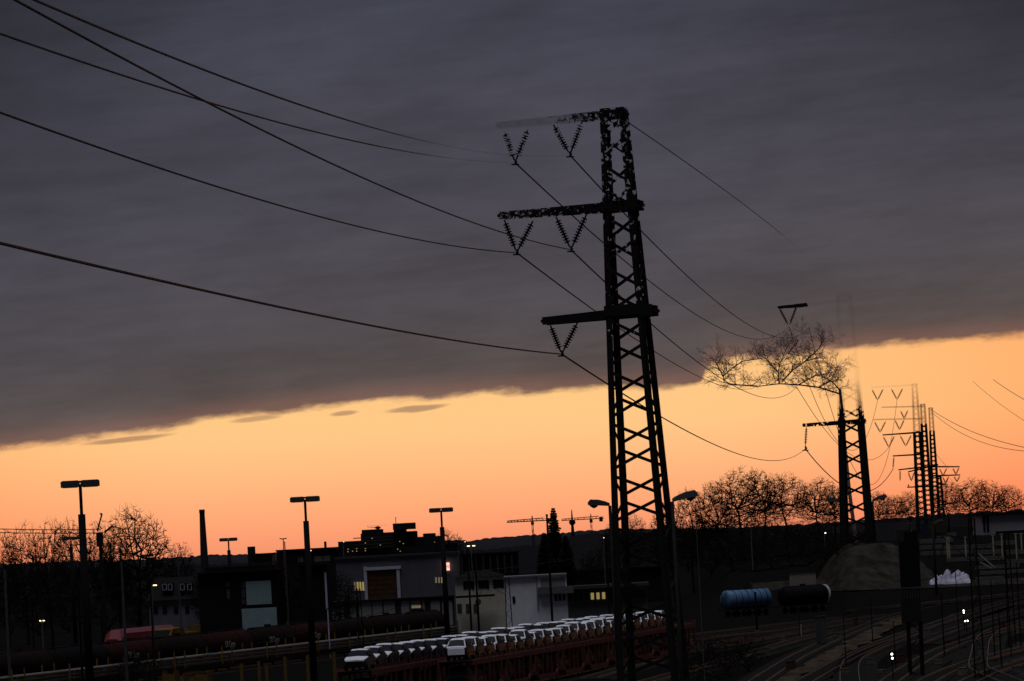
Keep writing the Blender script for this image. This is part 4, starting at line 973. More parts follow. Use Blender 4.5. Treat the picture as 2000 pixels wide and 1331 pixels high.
build_track([along(R0, -30+10*i, 0) for i in range(24)], 'track under the wagons loaded with rails')
def tank_wagon(pos, ang, m, label, text=None, r=1.42, L_=12.0, group='dark tank wagons', blue=False, zc=2.6):
    o = empty('tank_wagon', pos, ang, label, 'tank wagon', group)
    prof = [(0,0.25),(0.012,0.62),(0.03,0.88),(0.055,1.0),(0.945,1.0),(0.97,0.88),(0.988,0.62),(1,0.25)]
    tk = MB().lathe((0,0.4,zc),(0,L_-0.4,zc),[(t,r*k) for t,k in prof],28).build('tank', m, o, True)
    n = 6 if blue else 4
    for i in range(n):
        y = 1.6+i*(L_-3.2)/(n-1); MB().tube([(0,y-0.05,zc),(0,y+0.05,zc)], r+0.03, 28).build('band', STEEL if blue else m, tk)
    MB().box(-1.2,1.2,0.1,L_-0.1,0.95,1.15).build('underframe', STEEL, o)
    MB().tube([(0,L_/2,zc+r-0.05),(0,L_/2,zc+r+0.3)],0.4,12).build('dome_lid', STEEL, tk)
    MB().box(-0.3,0.3,1.0,L_-1.0,zc+r+0.02,zc+r+0.07).build('walkway', STEEL, tk)
    for sy in (0.35,L_-0.35):
        mb = MB()
        for sx in (-0.5,0.5): mb.bar((sx,sy,1.1),(sx,sy,zc+r+0.1),0.05,0.05)
        for k in range(6): mb.bar((-0.5,sy,1.3+k*0.4),(0.5,sy,1.3+k*0.4),0.04,0.04)
        mb.build('ladder', STEEL, o)
    for y in (1.6,3.4,L_-3.4,L_-1.6):
        a_ = MB().tube([(-0.8,y,0.46),(0.8,y,0.46)],0.08,8).build('axle', STEEL, o)
        for s_ in (-1,1): MB().tube([(s_*0.7,y,0.46),(s_*0.82,y,0.46)],0.46,14).build('wheel', STEEL, a_)
    if text:
        t = link('lettering', text_mesh(text, 1.0), o); t.data.materials.append(LETTER)
        t.location = (r+0.03, L_*0.35, zc-0.05); t.rotation_euler = (R(90), 0, R(90))
    return o
tw = [(TANKB,None,'dark brown tank wagon at the far left edge'),(TANKB,None,'dark brown tank wagon left of the tallest yard lamp'),(BLACK,None,'black tank wagon right of the tallest yard lamp'),(TANKR,'DB Cargo','dark red tank wagon in front of the yellow works vehicle'),(TANKB,None,'brown tank wagon below the teal doors'),(TANKR,'DB Cargo','dark red tank wagon left of the grey shed gate'),(TANKB,'DB Cargo','brown tank wagon under the gate of the grey shed'),(TANKR,'DB Cargo','dark red tank wagon with pale lettering below the cream house'),(TANKB,None,'long brown tank wagon below the white building'),(TANKB,None,'brown tank wagon below the long low building'),(TANKB,None,'brown tank wagon behind the feet of the big pylon')]
for i, (m, t, lb) in enumerate(tw): tank_wagon(along(R0, -8+i*18.3, 6.2), ANG2, m, lb, t, 1.42, 16.8)
build_track([along(R0, -30+10*i, 6.2) for i in range(26)], 'track under the dark tank wagons')
bt = G(1412, 1207); bt.z = 0
tank_wagon(bt, R(-52), TANKBL, 'blue ribbed tank wagon with a dark end, right of the big pylon', None, 1.35, 9.0, None, True, 2.5)
bt2 = G(1524, 1200); bt2.z = 0
tank_wagon(bt2, R(-52), BLACK, 'black tank wagon with a pale rim just right of the blue one', None, 1.35, 9.0, None, False, 2.5)
MB().lathe((0,8.4,2.5),(0,8.55,2.5),[(0,1.40),(1,1.40)],28).build('pale_rim', WHITEW, bpy.data.objects[[o.name for o in bpy.data.objects if o.get('label','').startswith('black tank wagon with')][0]])
def passenger_train():
    b = along(Vector((X(210,438),438*KS,0)), 0, 0); o = empty('red_train', b, ANG2, 'red rail vehicle with a pinkish roof behind the dark tank wagons', 'train')
    L_ = 24; sec = [(-1.4,0.9),(-1.45,2.6),(-1.25,3.35),(-0.6,3.85),(0.6,3.85),(1.25,3.35),(1.45,2.6),(1.4,0.9)]
    mb = MB(); mb.prism(sec, 1.6, L_); n = len(mb.v)
    mb.v += [(x*0.86, 0.0, 0.9+(z-0.9)*0.62) for x, z in sec]; k = len(sec); mb.f.append(tuple(n+i for i in range(k)))
    for i in range(k): j = (i+1)%k; mb.f.append((n+j,n+i,i,j))
    mb.build('body', REDT, o)
    MB().prism([(-1.27,3.37),(-0.62,3.89),(0.62,3.89),(1.27,3.37),(0.6,3.80),(-0.6,3.80)],1.6,L_).build('roof', PINKR, o)
    MB().quad((-1.0,0.55,2.05),(1.0,0.55,2.05),(1.0,1.45,2.95),(-1.0,1.45,2.95)).build('windscreen', GLASSD, o)
    for i in range(7): MB().box(1.455,1.475,3.5+i*2.9,5.4+i*2.9,1.9,2.7).build('window', GLASSD, o)
    for y in (3,6,L_-6,L_-3):
        for s in (-1,1): MB().tube([(s*0.7,y,0.46),(s*0.84,y,0.46)],0.46,12).build('wheel', STEEL, o)
passenger_train()
def works_vehicle():
    b = Vector((X(302,446),446*KS,0)); o = empty('works_vehicle', b, R(-27), 'yellow track works vehicle with a sloping cab, in front of the teal doors', 'rail vehicle'); L_ = 30
    mb = MB(); mb.v += []
    side = [(-0.2,1.0),(0.0,2.0),(1.1,3.5),(3.6,3.6),(4.2,2.9),(L_-3.5,2.9),(L_-3,3.5),(L_-0.8,3.4),(L_,2.3),(L_,1.0)]
    k = len(side); mb.v += [(-1.4,y,z) for y,z in side]+[(1.4,y,z) for y,z in side]
    mb.f.append(tuple(range(k))[::-1]); mb.f.append(tuple(k+i for i in range(k)))
    for i in range(k): j=(i+1)%k; mb.f.append((i,j,k+j,k+i))
    mb.build('body', YEL, o)
    MB().quad((-1.2,0.09,2.15),(1.2,0.09,2.15),(1.2,1.0,3.38),(-1.2,1.0,3.38)).build('windscreen', GLASSD, o)
    for i in range(7): MB().box(1.405,1.43,5.5+i*2.9,6.7+i*2.9,1.9,2.5).build('window', GLASSD, o)
    MB().box(-1.0,1.0,9,15,3.0,3.7).build('roof_unit', YELD, o); MB().box(-0.8,0.8,17,22,3.0,3.3).build('roof_unit', STEEL, o)
    MB().bar((0,10,3.9),(0,26,4.3),0.2,0.2).build('roof_boom', YELD, o)
    for y in (2.5,5,L_-5,L_-2.5):
        for s in (-1,1): MB().tube([(s*0.7,y,0.46),(s*0.84,y,0.46)],0.46,12).build('wheel', STEEL, o)
works_vehicle()
# white van roofs parked on the left, behind the tank wagons
for i, px in enumerate((93, 112, 130)):
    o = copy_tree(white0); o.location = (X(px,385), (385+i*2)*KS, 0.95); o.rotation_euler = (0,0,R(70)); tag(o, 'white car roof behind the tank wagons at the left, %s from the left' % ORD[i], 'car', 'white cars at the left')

# yellow steel bins and stanchions of an empty wagon at the lower left
def yellow_bin(px, yt, w, h, d, label):
    a = P(px, yt, d); o = empty('yellow_bin', (a.x, d*KS, max(0,a.z-h)), R(-18), label, 'bin', 'yellow steel bins')
    MB().box(-w/2,w/2,-0.5,0.5,0,0.12).build('floor_plate', YELD, o)
    for sx in (-1,1): MB().box(sx*w/2-0.05,sx*w/2+0.05,-0.5,0.5,0.12,h).build('side_wall', YELD, o)
    MB().box(-w/2+0.05,w/2-0.05,-0.5,-0.42,0.12,h*0.8).build('front_wall', YELD, o)
for i, (px, yt, w, h) in enumerate(((333,1311,1.1,1.2),(352,1316,0.9,1.0),(398,1312,1.1,1.2),(374,1320,0.8,0.8))): yellow_bin(px, yt, w, h, 300+i*2, 'dull yellow steel bin at the bottom edge, %s of four' % ORD[i])
for i, (px, yt) in enumerate(((505,1292),(556,1283),(600,1280),(652,1274),(520,1300),(471,1297))):
    a = P(px, yt, 310); o = empty('yellow_stake', (a.x,310*KS,0), 0, 'short yellow stake behind the car train start, %s of the group from its left end' % ORD[i], 'stake', 'yellow stakes')
    MB().box(-0.14,0.14,-0.1,0.1,0.0,a.z).build('stake_post', YELD, o); MB().box(-0.3,0.3,-0.2,0.2,0,0.3).build('stake_foot', YELD, o)

# ------------------------------------------------------------------ buildings
def block(parent, name, pxl, pxr, yt, d, dep, m, z0=-0.1, yref=None):
    x0 = X(pxl, d, yt); x1_ = X(pxr, d, yt); z = Z((pxl+pxr)/2, yt, d); b = parent.location
    return MB().box(x0-b.x, x1_-b.x, d*KS-b.y, d*KS-b.y+dep, z0-b.z, z-b.z).build(name, m, parent)
def face(parent, name, pxl, pxr, yt, yb, d, m, off=0.03, th=0.06):
    pm = (pxl+pxr)/2; ym = (yt+yb)/2; x0 = X(pxl, d, ym); x1_ = X(pxr, d, ym); za = Z(pm, yt, d); zb_ = Z(pm, yb, d); b = parent.location
    return MB().box(x0-b.x, x1_-b.x, d*KS-b.y-off-th, d*KS-b.y-off+0.02, zb_-b.z, za-b.z).build(name, m, parent)
def bld(name, px, d, label, cat='building'): return empty(name, (X(px,d), d*KS, 0), 0, label, cat)
def corr(parent, pxl, pxr, yt, yb, d, m, n):
    f = face(parent, 'door_panel', pxl, pxr, yt, yb, d, m); pm = (yt+yb)/2; b = parent.location
    x0 = X(pxl,d,pm)-b.x; x1_ = X(pxr,d,pm)-b.x; zl = Z((pxl+pxr)/2,yb,d)-b.z; zh = Z((pxl+pxr)/2,yt,d)-b.z; w = (x1_-x0)/n
    for i in range(n): MB().box(x0+i*w+w*0.1, x0+i*w+w*0.62, -0.17, -0.088, zl, zh).build('corrugation', m, f)
# grey shed with gate and lit sign
o = bld('grey_shed', 770, 500, 'big dark grey railway shed with a white-framed brown gate and a glowing sign'); 
block(o, 'wall', 655, 893, 1086, 500, 26, SHED)
block(o, 'parapet', 653, 895, 1083.5, 499.8, 26.4, mat('shed_cap',(0.03,0.03,0.036)), z0=Z(770,1088,500))
g_ = face(o, 'gate', 719, 777, 1113, 1232, 500, BROWND)
for i in range(9): 
    yy = 1115+i*9.3; face(g_.parent, 'gate_plank', 719.6, 776.4, yy, yy+8.3, 500, BROWND, 0.10, 0.03)
face(o, 'gate_frame', 713, 719, 1107, 1232, 500, WFRAME, 0.1, 0.25); face(o, 'gate_frame', 777, 783, 1107, 1232, 500, WFRAME, 0.1, 0.25); face(o, 'gate_frame', 713, 783, 1107, 1113, 500, WFRAME, 0.14, 0.3)
for i in range(4):
    face(o, 'window', 691.5+i*5.4, 695+i*5.4, 1137, 1154, 500, LITW if i != 0 else LITD, 0.05); face(o, 'window', 850+i*6, 853.2+i*6, 1128, 1139, 500, LITD if i < 2 else LITW, 0.05)
sg = face(o, 'lit_sign', 866.5, 878.5, 1099, 1115, 500, SIGNW, 0.1, 0.3)
t = link('lettering', text_mesh('DB', 0.62, 0.02), sg); t.data.materials.append(SIGNR); sp_ = P(872.5,1107,500); t.location = (sp_.x-o.location.x, -0.43, sp_.z); t.rotation_euler = (R(90),0,0)
mbf = MB(); x0 = X(866.5,500,1107)-o.location.x; x1_ = X(878.5,500,1107)-o.location.x; zl = Z(872,1115,500); zh = Z(872,1099,500)
for a, b in (((x0,zl),(x1_,zl)),((x0,zh),(x1_,zh)),((x0,zl),(x0,zh)),((x1_,zl),(x1_,zh))): mbf.bar((a[0],-0.42,a[1]),(b[0],-0.42,b[1]),0.06,0.06)
mbf.build('sign_border', SIGNR, sg)
o = bld('garage_row', 760, 474, 'low row of pale garages in front of the grey shed')
block(o, 'wall', 640, 886, 1172, 474, 8, mat('garage_wall',(0.03,0.028,0.026),0.9)); block(o, 'roof', 638, 888, 1170, 473.7, 8.6, ROOF, z0=Z(760,1172.5,474))
for a, b in ((641,672),(683,695),(702,726),(728,747),(750,772),(784,800),(803,822),(826,830),(842,860),(864,884)): face(o, 'garage_door', a, b, 1174-0.052*(a-760)*0.1, 1222, 474, PALEW)
face(o, 'door', 804, 822, 1190, 1222, 474, DARKW, 0.10, 0.05); face(o, 'window', 804, 822, 1183, 1188, 474, LITD, 0.12, 0.04)
# terraced far building
o = bld('terraced_building', 760, 1500, 'far terraced building with stepped roofs, above the grey shed')
for k, (a, b, y) in enumerate(((655,892,1068),(660,720,1057),(704,812,1040),(706,744,1034.5),(768,790,1024),(778,812,1050),(812,862,1048),(826,848,1042))): block(o, 'wing', a, b, y, 1500+k*0.7, 40, FARW)
mb = MB(); b = o.location; x0 = X(767,1499,1024)-b.x; x1_ = X(810,1499,1024)-b.x; mb.box(x0,x1_,-2,20,Z(788,1034.5,1499),Z(788,1022,1499)); mb.build('overhanging_top_floor', FARW, o)
for px in (712,719,726,733,740): face(o, 'terrace_post', px, px+1.2, 1038, 1044, 1500, FARW, 1, 1)
for px, y in ((680,1073),(680,1078),(689,1077),(697,1072),(697,1077),(714,1061),(714,1072),(714,1076),(727,1052),(743,1065),(781,1058),(788,1062),(777,1073),(849,1059),(782,1077),(666,1080)): face(o, 'lit_window', px-1, px+1, y-0.8, y+0.8, 1500, LITW, 2.0, 1)
for y in (1049,1055,1062,1069): face(o, 'balcony_band', 690, 768, y, y+1.8, 1500, mat('far_band',(0.035,0.034,0.037)), 1.0, 1)
MB().tube([(X(775,1500)-b.x,2,Z(775,1024,1500)),(X(775,1500)-b.x,2,Z(774,1010,1500))],0.15,5).build('antenna', STEEL, o)
# helicopter parked on the roof terrace
hp = P(738, 1034.2, 1502); o = empty('helicopter', hp, 0, 'tiny helicopter parked on the roof of the far terraced building', 'helicopter')
MB().lathe((-1.2,0,0.7),(1.3,0,0.7),[(0,0.2),(0.25,0.62),(0.6,0.7),(0.85,0.45),(1,0.1)],10).build('fuselage', STEEL, o, True); MB().bar((-1.1,0,0.9),(-4.2,0,1.15),0.3,0.3,0.14).build('tail_boom', STEEL, o); MB().bar((-4.2,0,1.0),(-4.5,0,1.9),0.12,0.3).build('tail_fin', STEEL, o); MB().bar((-4,0.0,1.65),(4,0.0,1.65),0.14,0.06).build('rotor_blade', STEEL, o); MB().bar((0.1,0,1.2),(0.1,0,1.7),0.15,0.15).build('rotor_mast', STEEL, o)
for s in (-1,1): MB().bar((-1,s*0.7,0.0),(1.1,s*0.7,0.0),0.08,0.08).build('skid', STEEL, o)
# low roofs behind on the left
o = bld('low_industrial_building', 590, 620, 'long low dark building left of the terraced building')
block(o, 'wall', 540, 662, 1074, 620, 14, FARW); block(o, 'roof_slab', 538, 664, 1071.5, 619.6, 14.8, ROOF, z0=Z(600,1074.5,620))
for a, b_ in ((582,592),(614,630),(632,645)): face(o, 'window', a, b_, 1087-(a-600)*0.05, 1098-(a-600)*0.05, 620, mat('pale_strip',(0.14,0.12,0.11)))
MB().tube([(X(634,620,1060)-o.location.x,3,Z(634,1072,620)),(X(634,620,1060)-o.location.x,3,Z(634,1058,620))],0.22,8).build('flue', STEEL, o)
o = bld('flat_roof_block', 515, 700, 'far flat-roofed block behind the small yard lamp'); block(o, 'wall', 490, 531, 1084, 700, 12, mat('dull_block',(0.035,0.03,0.028))); block(o, 'roof_slab', 489, 532, 1081, 699.6, 12.8, ROOF, z0=Z(510,1084.5,700)); block(o, 'stair_tower', 483, 496, 1068, 702, 5, FARW)
for i in range(4): face(o, 'window', 498+i*8, 502+i*8, 1092, 1097, 700, GLASSD)
# teal doors building
o = bld('black_depot', 460, 450, 'black depot building with two teal corrugated doors')
block(o, 'wall', 386, 541, 1118, 450, 20, DARKW); block(o, 'roof_slab', 384, 543, 1115, 449.5, 21, ROOF, z0=Z(460,1118.4,450)); block(o, 'roof_structure', 400, 530, 1106, 452, 12, ROOF)
corr(o, 481, 530, 1135, 1181, 450, TEAL, 20); corr(o, 473, 541, 1188, 1230, 450, TEAL, 26)
for y0, y1 in ((1137,1149),(1151,1168),(1170,1180)): face(o, 'window', 472, 479, y0, y1, 450, mat('grey_pane',(0.05,0.05,0.055)))
face(o, 'window', 440, 449, 1136, 1146, 450, mat('grey_pane',(0.05,0.05,0.055))); face(o, 'window', 443, 449, 1152, 1170, 450, mat('blue_pane',(0.06,0.065,0.09)))
o = bld('black_tower_block', 612, 445, 'plain black block left of the grey shed, behind the second tallest lamp'); block(o, 'wall', 584, 637, 1104, 445, 12, DARKW); block(o, 'roof_slab', 582, 639, 1101.5, 444.6, 12.8, ROOF, z0=Z(610,1104.5,445))
face(o, 'side_strip', 645-10, 645-6, 1118, 1190, 445, WFRAME); face(o, 'door', 600, 612, 1190, 1225, 445, ROOF)
# house with dormers
o = bld('house', 335, 480, 'dark-roofed house with small dormer windows and pale walls left of the depot')
block(o, 'wall', 290, 386, 1172, 480, 10, mat('house_wall',(0.13,0.13,0.145),0.9,0.3,0.5)); b = o.location
x0 = X(286,480,1172)-b.x; x1_ = X(390,480,1172)-b.x; ze = Z(338,1172,480); zr = Z(338,1128,480)
mb = MB(); mb.v = [(x0,-0.5,ze),(x1_,-0.5,ze),(x1_-1,5,zr),(x0+1,5,zr),(x0,10.5,ze),(x1_,10.5,ze)]; mb.f = [(0,1,2,3),(3,2,5,4),(1,5,2),(0,3,4),(0,4,5,1)]; rf = mb.build('roof', ROOF, o)
for px in (321,332,356,370):
    zc = Z(px,1147,480); xc = X(px,480,1147)-b.x; dm = MB().box(xc-0.36,xc+0.36,0.3,3.0,zc-0.5,zc+0.55).build('dormer', ROOF, o)
    fr = MB(); [fr.bar((xc+a*0.26,0.27,zc+e*0.4),(xc+c*0.26,0.27,zc+g*0.4),0.07,0.07) for a,e,c,g in ((-1,-1,1,-1),(-1,1,1,1),(-1,-1,-1,1),(1,-1,1,1))]; fr.build('window_frame', WFRAME, dm)
    MB().box(xc-0.24,xc+0.24,0.285,0.3,zc-0.38,zc+0.38).build('pane', GLASSD, dm)
for px in (300,318,340,362): face(o, 'window', px, px+8, 1184, 1198, 480, GLASSD)
# chimney
a = P(394, 996, 900); o = empty('chimney', (P(400,1110,900).x, 900*KS, 0), 0, 'tall tapered brick chimney between broad tree and depot', 'chimney'); h = a.z
MB().tube([(0,0,0),(0,0,h*0.98),(0,0,h)], [1.35,0.66,0.62], 14).build('shaft', mat('old_brick',(0.022,0.015,0.013),0.9), o); MB().tube([(0,0,h-0.9),(0,0,h+0.05)],0.74,14).build('rim', STEEL, o)
# cream house and white building
o = bld('cream_house', 936, 486, 'cream two-storey house with shuttered windows, left of the white building')
block(o, 'wall', 888, 985, 1127, 486, 10, CREAM); b = o.location; x0 = X(884,486,1127)-b.x; x1_ = X(988,486,1127)-b.x; ze = Z(936,1127,486); zr = Z(936,1115,486)
mb = MB(); mb.v = [(x0,-0.6,ze),(x1_,-0.6,ze),(x1_,10.6,ze),(x0,10.6,ze),(x0+2.4,5,zr),(x1_-2.4,5,zr)]; mb.f = [(0,1,5,4),(1,2,5),(2,3,4,5),(3,0,4),(0,3,2,1)]; mb.build('roof', ROOF, o)
for px in (905,934,963):
    dy = -(px-936)*0.05
    for s_, w_ in ((0,12),): fw = face(o, 'window', px+5, px+16, 1134+dy, 1149+dy, 486, GLASSD)
    face(o, 'shutter', px, px+5, 1134+dy, 1149.5+dy, 486, DARKW, 0.05); face(o, 'shutter', px+16, px+21, 1134+dy, 1149.5+dy, 486, DARKW, 0.05)
block(o, 'porch_roof', 890, 966, 1163, 483.5, 2.6, ROOF, z0=Z(928,1167,483.5))
for px in (893,910,925): face(o, 'window', px, px+9, 1180, 1196, 486, mat('grey_pane',(0.05,0.05,0.055)))
o = bld('white_building', 1045, 470, 'white flat-roofed building behind the car train, left of the big pylon')
block(o, 'wall', 985, 1106, 1126, 470, 12, WHITEW); block(o, 'roof_slab', 984, 1107, 1123.5, 469.7, 12.6, mat('slab',(0.2,0.2,0.215)), z0=Z(1045,1126.4,470)); 
for px in (1048,): face(o, 'pilaster', px, px+2.5, 1124, 1190, 470, PALEW, 0.02, 0.15)
face(o, 'upper_panel', 1056, 1104, 1129, 1146, 470, PALEW, 0.02, 0.03); face(o, 'balcony', 1050, 1120, 1146, 1160, 470, mat('balcony_grey',(0.12,0.12,0.125)), 0.1, 0.9)
for px in (1001,1083,1091,1099): face(o, 'window', px, px+5.5, 1163-(px-1045)*0.05, 1176-(px-1045)*0.05, 470, GLASSD)
o = bld('long_low_building', 1180, 520, 'long low building with lit windows behind the big pylon feet')
block(o, 'wall', 1100, 1264, 1148, 520, 9, mat('low_wall',(0.10,0.098,0.095))); block(o, 'roof_slab', 1096, 1268, 1142, 519, 11, mat('low_roof',(0.045,0.045,0.05)), z0=Z(1180,1148.4,520))
for i in range(14):
    px = 1110+i*11; face(o, 'window', px, px+6, 1157-(px-1180)*0.05, 1170-(px-1180)*0.05, 520, LITW if 1146 <= px <= 1180 else GLASSD)
o = bld('dark_works_building', 940, 600, 'dark works building behind the cream house'); block(o, 'wall', 893, 1012, 1082, 600, 14, DARKW); block(o, 'roof_slab', 891, 1014, 1079.5, 599.6, 14.8, ROOF, z0=Z(950,1082.4,600))
for i in range(8): face(o, 'pier', 900+i*14, 904+i*14, 1084, 1120, 600, mat('pier_grey',(0.028,0.027,0.03)), 0.1, 0.4)
o = bld('dark_roofed_sheds', 1180, 640, 'dark sheds under the trees behind the long low building'); block(o, 'wall', 1112, 1300, 1112, 640, 14, DARKW); block(o, 'roof_slab', 1110, 1302, 1109, 639.6, 14.8, ROOF, z0=Z(1200,1112.4,640))
# warehouse on the right
wx, wd = 1960, 640; o = empty('warehouse', (X(wx,wd), wd*KS, 9.0), 0, 'pale grey flat-roofed warehouse at the right edge', 'building')
block(o, 'wall', 1916, 2040, 1005, wd, 20, mat('warehouse_wall',(0.30,0.30,0.34),0.8,0.12,0.3), z0=8); block(o, 'roof_slab', 1914, 2042, 1002, wd-0.5, 21, ROOF, z0=Z(wx,1005.3,wd)); block(o, 'annex', 1950, 2040, 1036, wd-6, 6, ROOF, z0=8); block(o, 'roof_vent', 1984, 1997, 995, wd+4, 3, STEEL, z0=12)
for px in (1920,1927): face(o, 'door', px, px+4.5, 1008, 1040, wd, ROOF)
# containers
def container(px0, px1, yt, yb, d, m, label):
    a = P((px0+px1)/2, yb, d); o = empty('container', a, R(-4), label, 'container'); w = (px1-px0)*d/F0/2; h = (yb-yt)*d/F0
    MB().box(-w,w,0,2.4,0,h).build('box', m, o)
    for i in range(14): xx = -w+(i+0.3)*2*w/14; MB().box(xx,xx+w/14,-0.05,0.0,0.08,h-0.08).build('rib', m, o)
    MB().box(-w-0.04,w+0.04,-0.07,2.45,h,h+0.1).build('roof', CONTG, o)
container(1703,1752,1019,1060,600,CONTG,'grey site hut with a pale roof right of the second pylon')
container(1800,1814,1025,1048,590,CONTB,'blue container below the far pylon cluster'); container(1817,1849,1014,1047,592,CONTY,'ochre container right of the blue one')
container(1543,1594,1122,1145,505,BEIGE,'beige box container at the foot of the dirt slope')
# piled long goods on the right
def bundle(px0, px1, y, hpx, label, m=None):
    g = GT((px0+px1)/2, y); d = g.y; k = d/FPX; o = empty('beam_stack', g, R(random.uniform(-7,4)), label, 'stack of beams', 'stacks of beams and sleepers'); w = (px1-px0)*k/2; h = hpx*k
    nl = 3
    for i in range(nl):
        for j in range(2):
            mb = MB(); z = 0.12+h*i/nl; dx = random.uniform(-0.04,0.04)*w; mb.box(-w+dx,w+dx,j*0.55,j*0.55+0.5,z,z+h/nl*0.7); mb.build('beam', m or CONTG, o)
    for s in (-0.6,0,0.6): MB().box(s*w-0.1,s*w+0.1,-0.05,1.1,0,0.12).build('batten', BROWND, o)
MATB = mat('weathered_beams',(0.13,0.125,0.12),0.9,0.35)
bl = [(1797,1862,1062,9),(1820,1868,1050,8),(1797,1840,1074,8),(1844,1892,1074,8),(1896,1940,1072,8),(1942,1985,1066,9),(1798,1838,1086,8),(1842,1900,1084,8),(1905,1960,1084,9),(1850,1905,1098,8),(1908,1962,1096,8),(1966,2010,1084,9),(1966,2012,1102,9),(1905,1990,1112,7),(1915,2012,1122,7),(1905,1960,1134,6)]
for i, (a, b_, y, hp) in enumerate(bl): bundle(a, b_, y, hp, 'stack of weathered beams right of the signal tower, %s in order from the far rows' % ORD[i], MATB)
for i, (px, yt, yb) in enumerate(((1851,1051,1090),(1855,1051,1092),(1887,1050,1088),(1941,1047,1085),(1958.5,1044,1094),(1986,1043,1092),(1996,1043,1080))):
    g = GT(px, yb); k = g.y/FPX; o = empty('pale_stake', g, 0, 'upright pale stake among the beam stacks, %s from the left' % ORD[i], 'stake', 'pale stakes'); h = (yb-yt)*k
    MB().box(-0.10,0.10,-0.08,0.08,0,h).build('stake_post', STAKE, o); MB().box(-0.28,0.28,-0.1,0.1,h,h+0.10).build('cap', STAKE, o)
for i, (a_, b_) in enumerate((((1912,1082),(1943,1109)),((1914,1098),(1937,1110)))):
    A = P(*a_, 500); B = P(*b_, 500); mb = MB(); mb.bar(A, B, 0.22, 0.16); tag(mb.build('timber', STAKE), ('longer' if i == 0 else 'shorter')+' pale timber leaning across the beam stacks', 'timber', 'leaning timbers')
# crumpled white tarpaulin
g = GT(1856, 1141); mb = MB(); k = g.y/FPX; NX, NY = 90, 26
for j in range(NY+1):
    for i in range(NX+1):
        u = i/NX; v = j/NY; x = (u-0.5)*80*k; y = (v-0.5)*3.2
        env = math.sin(math.pi*min(1,max(0,u)))**0.35*math.sin(math.pi*v)**0.6
        nz = mnoise.noise(Vector((x*0.9,y*0.9,2)))*0.9-abs(mnoise.noise(Vector((x*1.7,y*1.7,5))))*1.3+0.4-abs(mnoise.noise(Vector((x*3.6,y*3.6,8))))*0.6
        z = env*(1.0+nz)*1.15 + (0.35*u*env)
        x += mnoise.noise(Vector((x*1.4,y*1.4,9)))*0.25; mb.v.append((x,y+mnoise.noise(Vector((x,y,11)))*0.3,max(0.01,z)))
for j in range(NY):
    for i in range(NX): a = j*(NX+1)+i; mb.f.append((a,a+1,a+NX+2,a+NX+1))
o = mb.build('tarpaulin', TARP); o.location = g; tag(o, 'crumpled white plastic tarpaulin heaped by the beam stacks', 'tarpaulin')
# grey relay cabinet by the rails and small debris
b = G(1604, 1262); k = b.y/FPX; o = empty('relay_cabinet', b, R(-12), 'tall grey relay cabinet standing between the tracks', 'cabinet'); w = 9*k; h = 57*k
MB().box(-w,w,0,1.0,0.25,h).build('cabinet_body', mat('cabinet_grey',(0.055,0.055,0.056),0.8,0.5,1.5), o); MB().box(-w-0.06,w+0.06,-0.06,1.06,h,h+0.08).build('cabinet_top', CONTG, o); MB().box(-w*0.9,w*0.9,0.05,0.95,0,0.25).build('plinth', CONC, o); MB().box(-w*0.85,w*0.0,-0.03,0,0.5,h-0.3).build('door', CONTG, o)
b = G(1565, 1246); MB_ = MB(); o = empty('marker_post', b, 0, 'short pale marker post left of the relay cabinet', 'post'); MB().box(-0.09,0.09,-0.09,0.09,0,24*b.y/FPX).build('post_shaft', PALEW, o); MB().box(-0.12,0.12,-0.12,0.12,24*b.y/FPX,24*b.y/FPX+0.12).build('post_cap', STAKE, o)
b = G(1077, 1323); o = empty('rubble_heap', b, 0, 'small pale rubble heap below the car train', 'rubble'); rr = random.Random(4)
for i in range(14):
    mb = MB(); s = rr.uniform(0.12,0.3); x = rr.uniform(-0.6,0.8); y = rr.uniform(-0.5,0.5); mb.tube([(x,y,0),(x+rr.uniform(-.1,.1),y,s*0.7),(x,y,s*1.3)],[s,s*0.9,s*0.3],6); mb.build('stone', mat('pale_stone',(0.22,0.21,0.20),0.9), o)
rr2 = random.Random(12)
spots = [(1640,1252),(1672,1224),(1700,1300),(1722,1318),(1760,1296),(1832,1300),(1850,1262),(1864,1236),(1905,1222),(1920,1290),(1945,1262),(1958,1230),(1990,1240),(1530,1256),(1500,1284),(1545,1312),(1650,1318),(1810,1250),(1985,1318),(1880,1322)]
CABS = [mat('switch_box_grey', (0.10,0.10,0.10), 0.8, 0.3), mat('switch_box_cream', (0.16,0.13,0.09), 0.8, 0.3), mat('switch_box_rust', (0.06,0.025,0.012), 0.9, 0.4)]
for i, (px, py) in enumerate(sorted(spots)):
    b = GT(px, py); o = empty('switch_box', b, rr2.uniform(0,3), 'small trackside box between the right-hand tracks, %s from the left' % ORD[i], 'box', 'small trackside boxes'); w = rr2.uniform(0.2,0.45); h = rr2.uniform(0.35,1.1); m_ = CABS[i % 3]
    MB().box(-w,w,-0.22,0.22,0.12,h).build('casing', m_, o); MB().box(-w-0.03,w+0.03,-0.25,0.25,h,h+0.05).build('lid', m_, o); MB().box(-w*0.8,w*0.8,-0.18,0.18,0,0.12).build('foot', CONC, o)
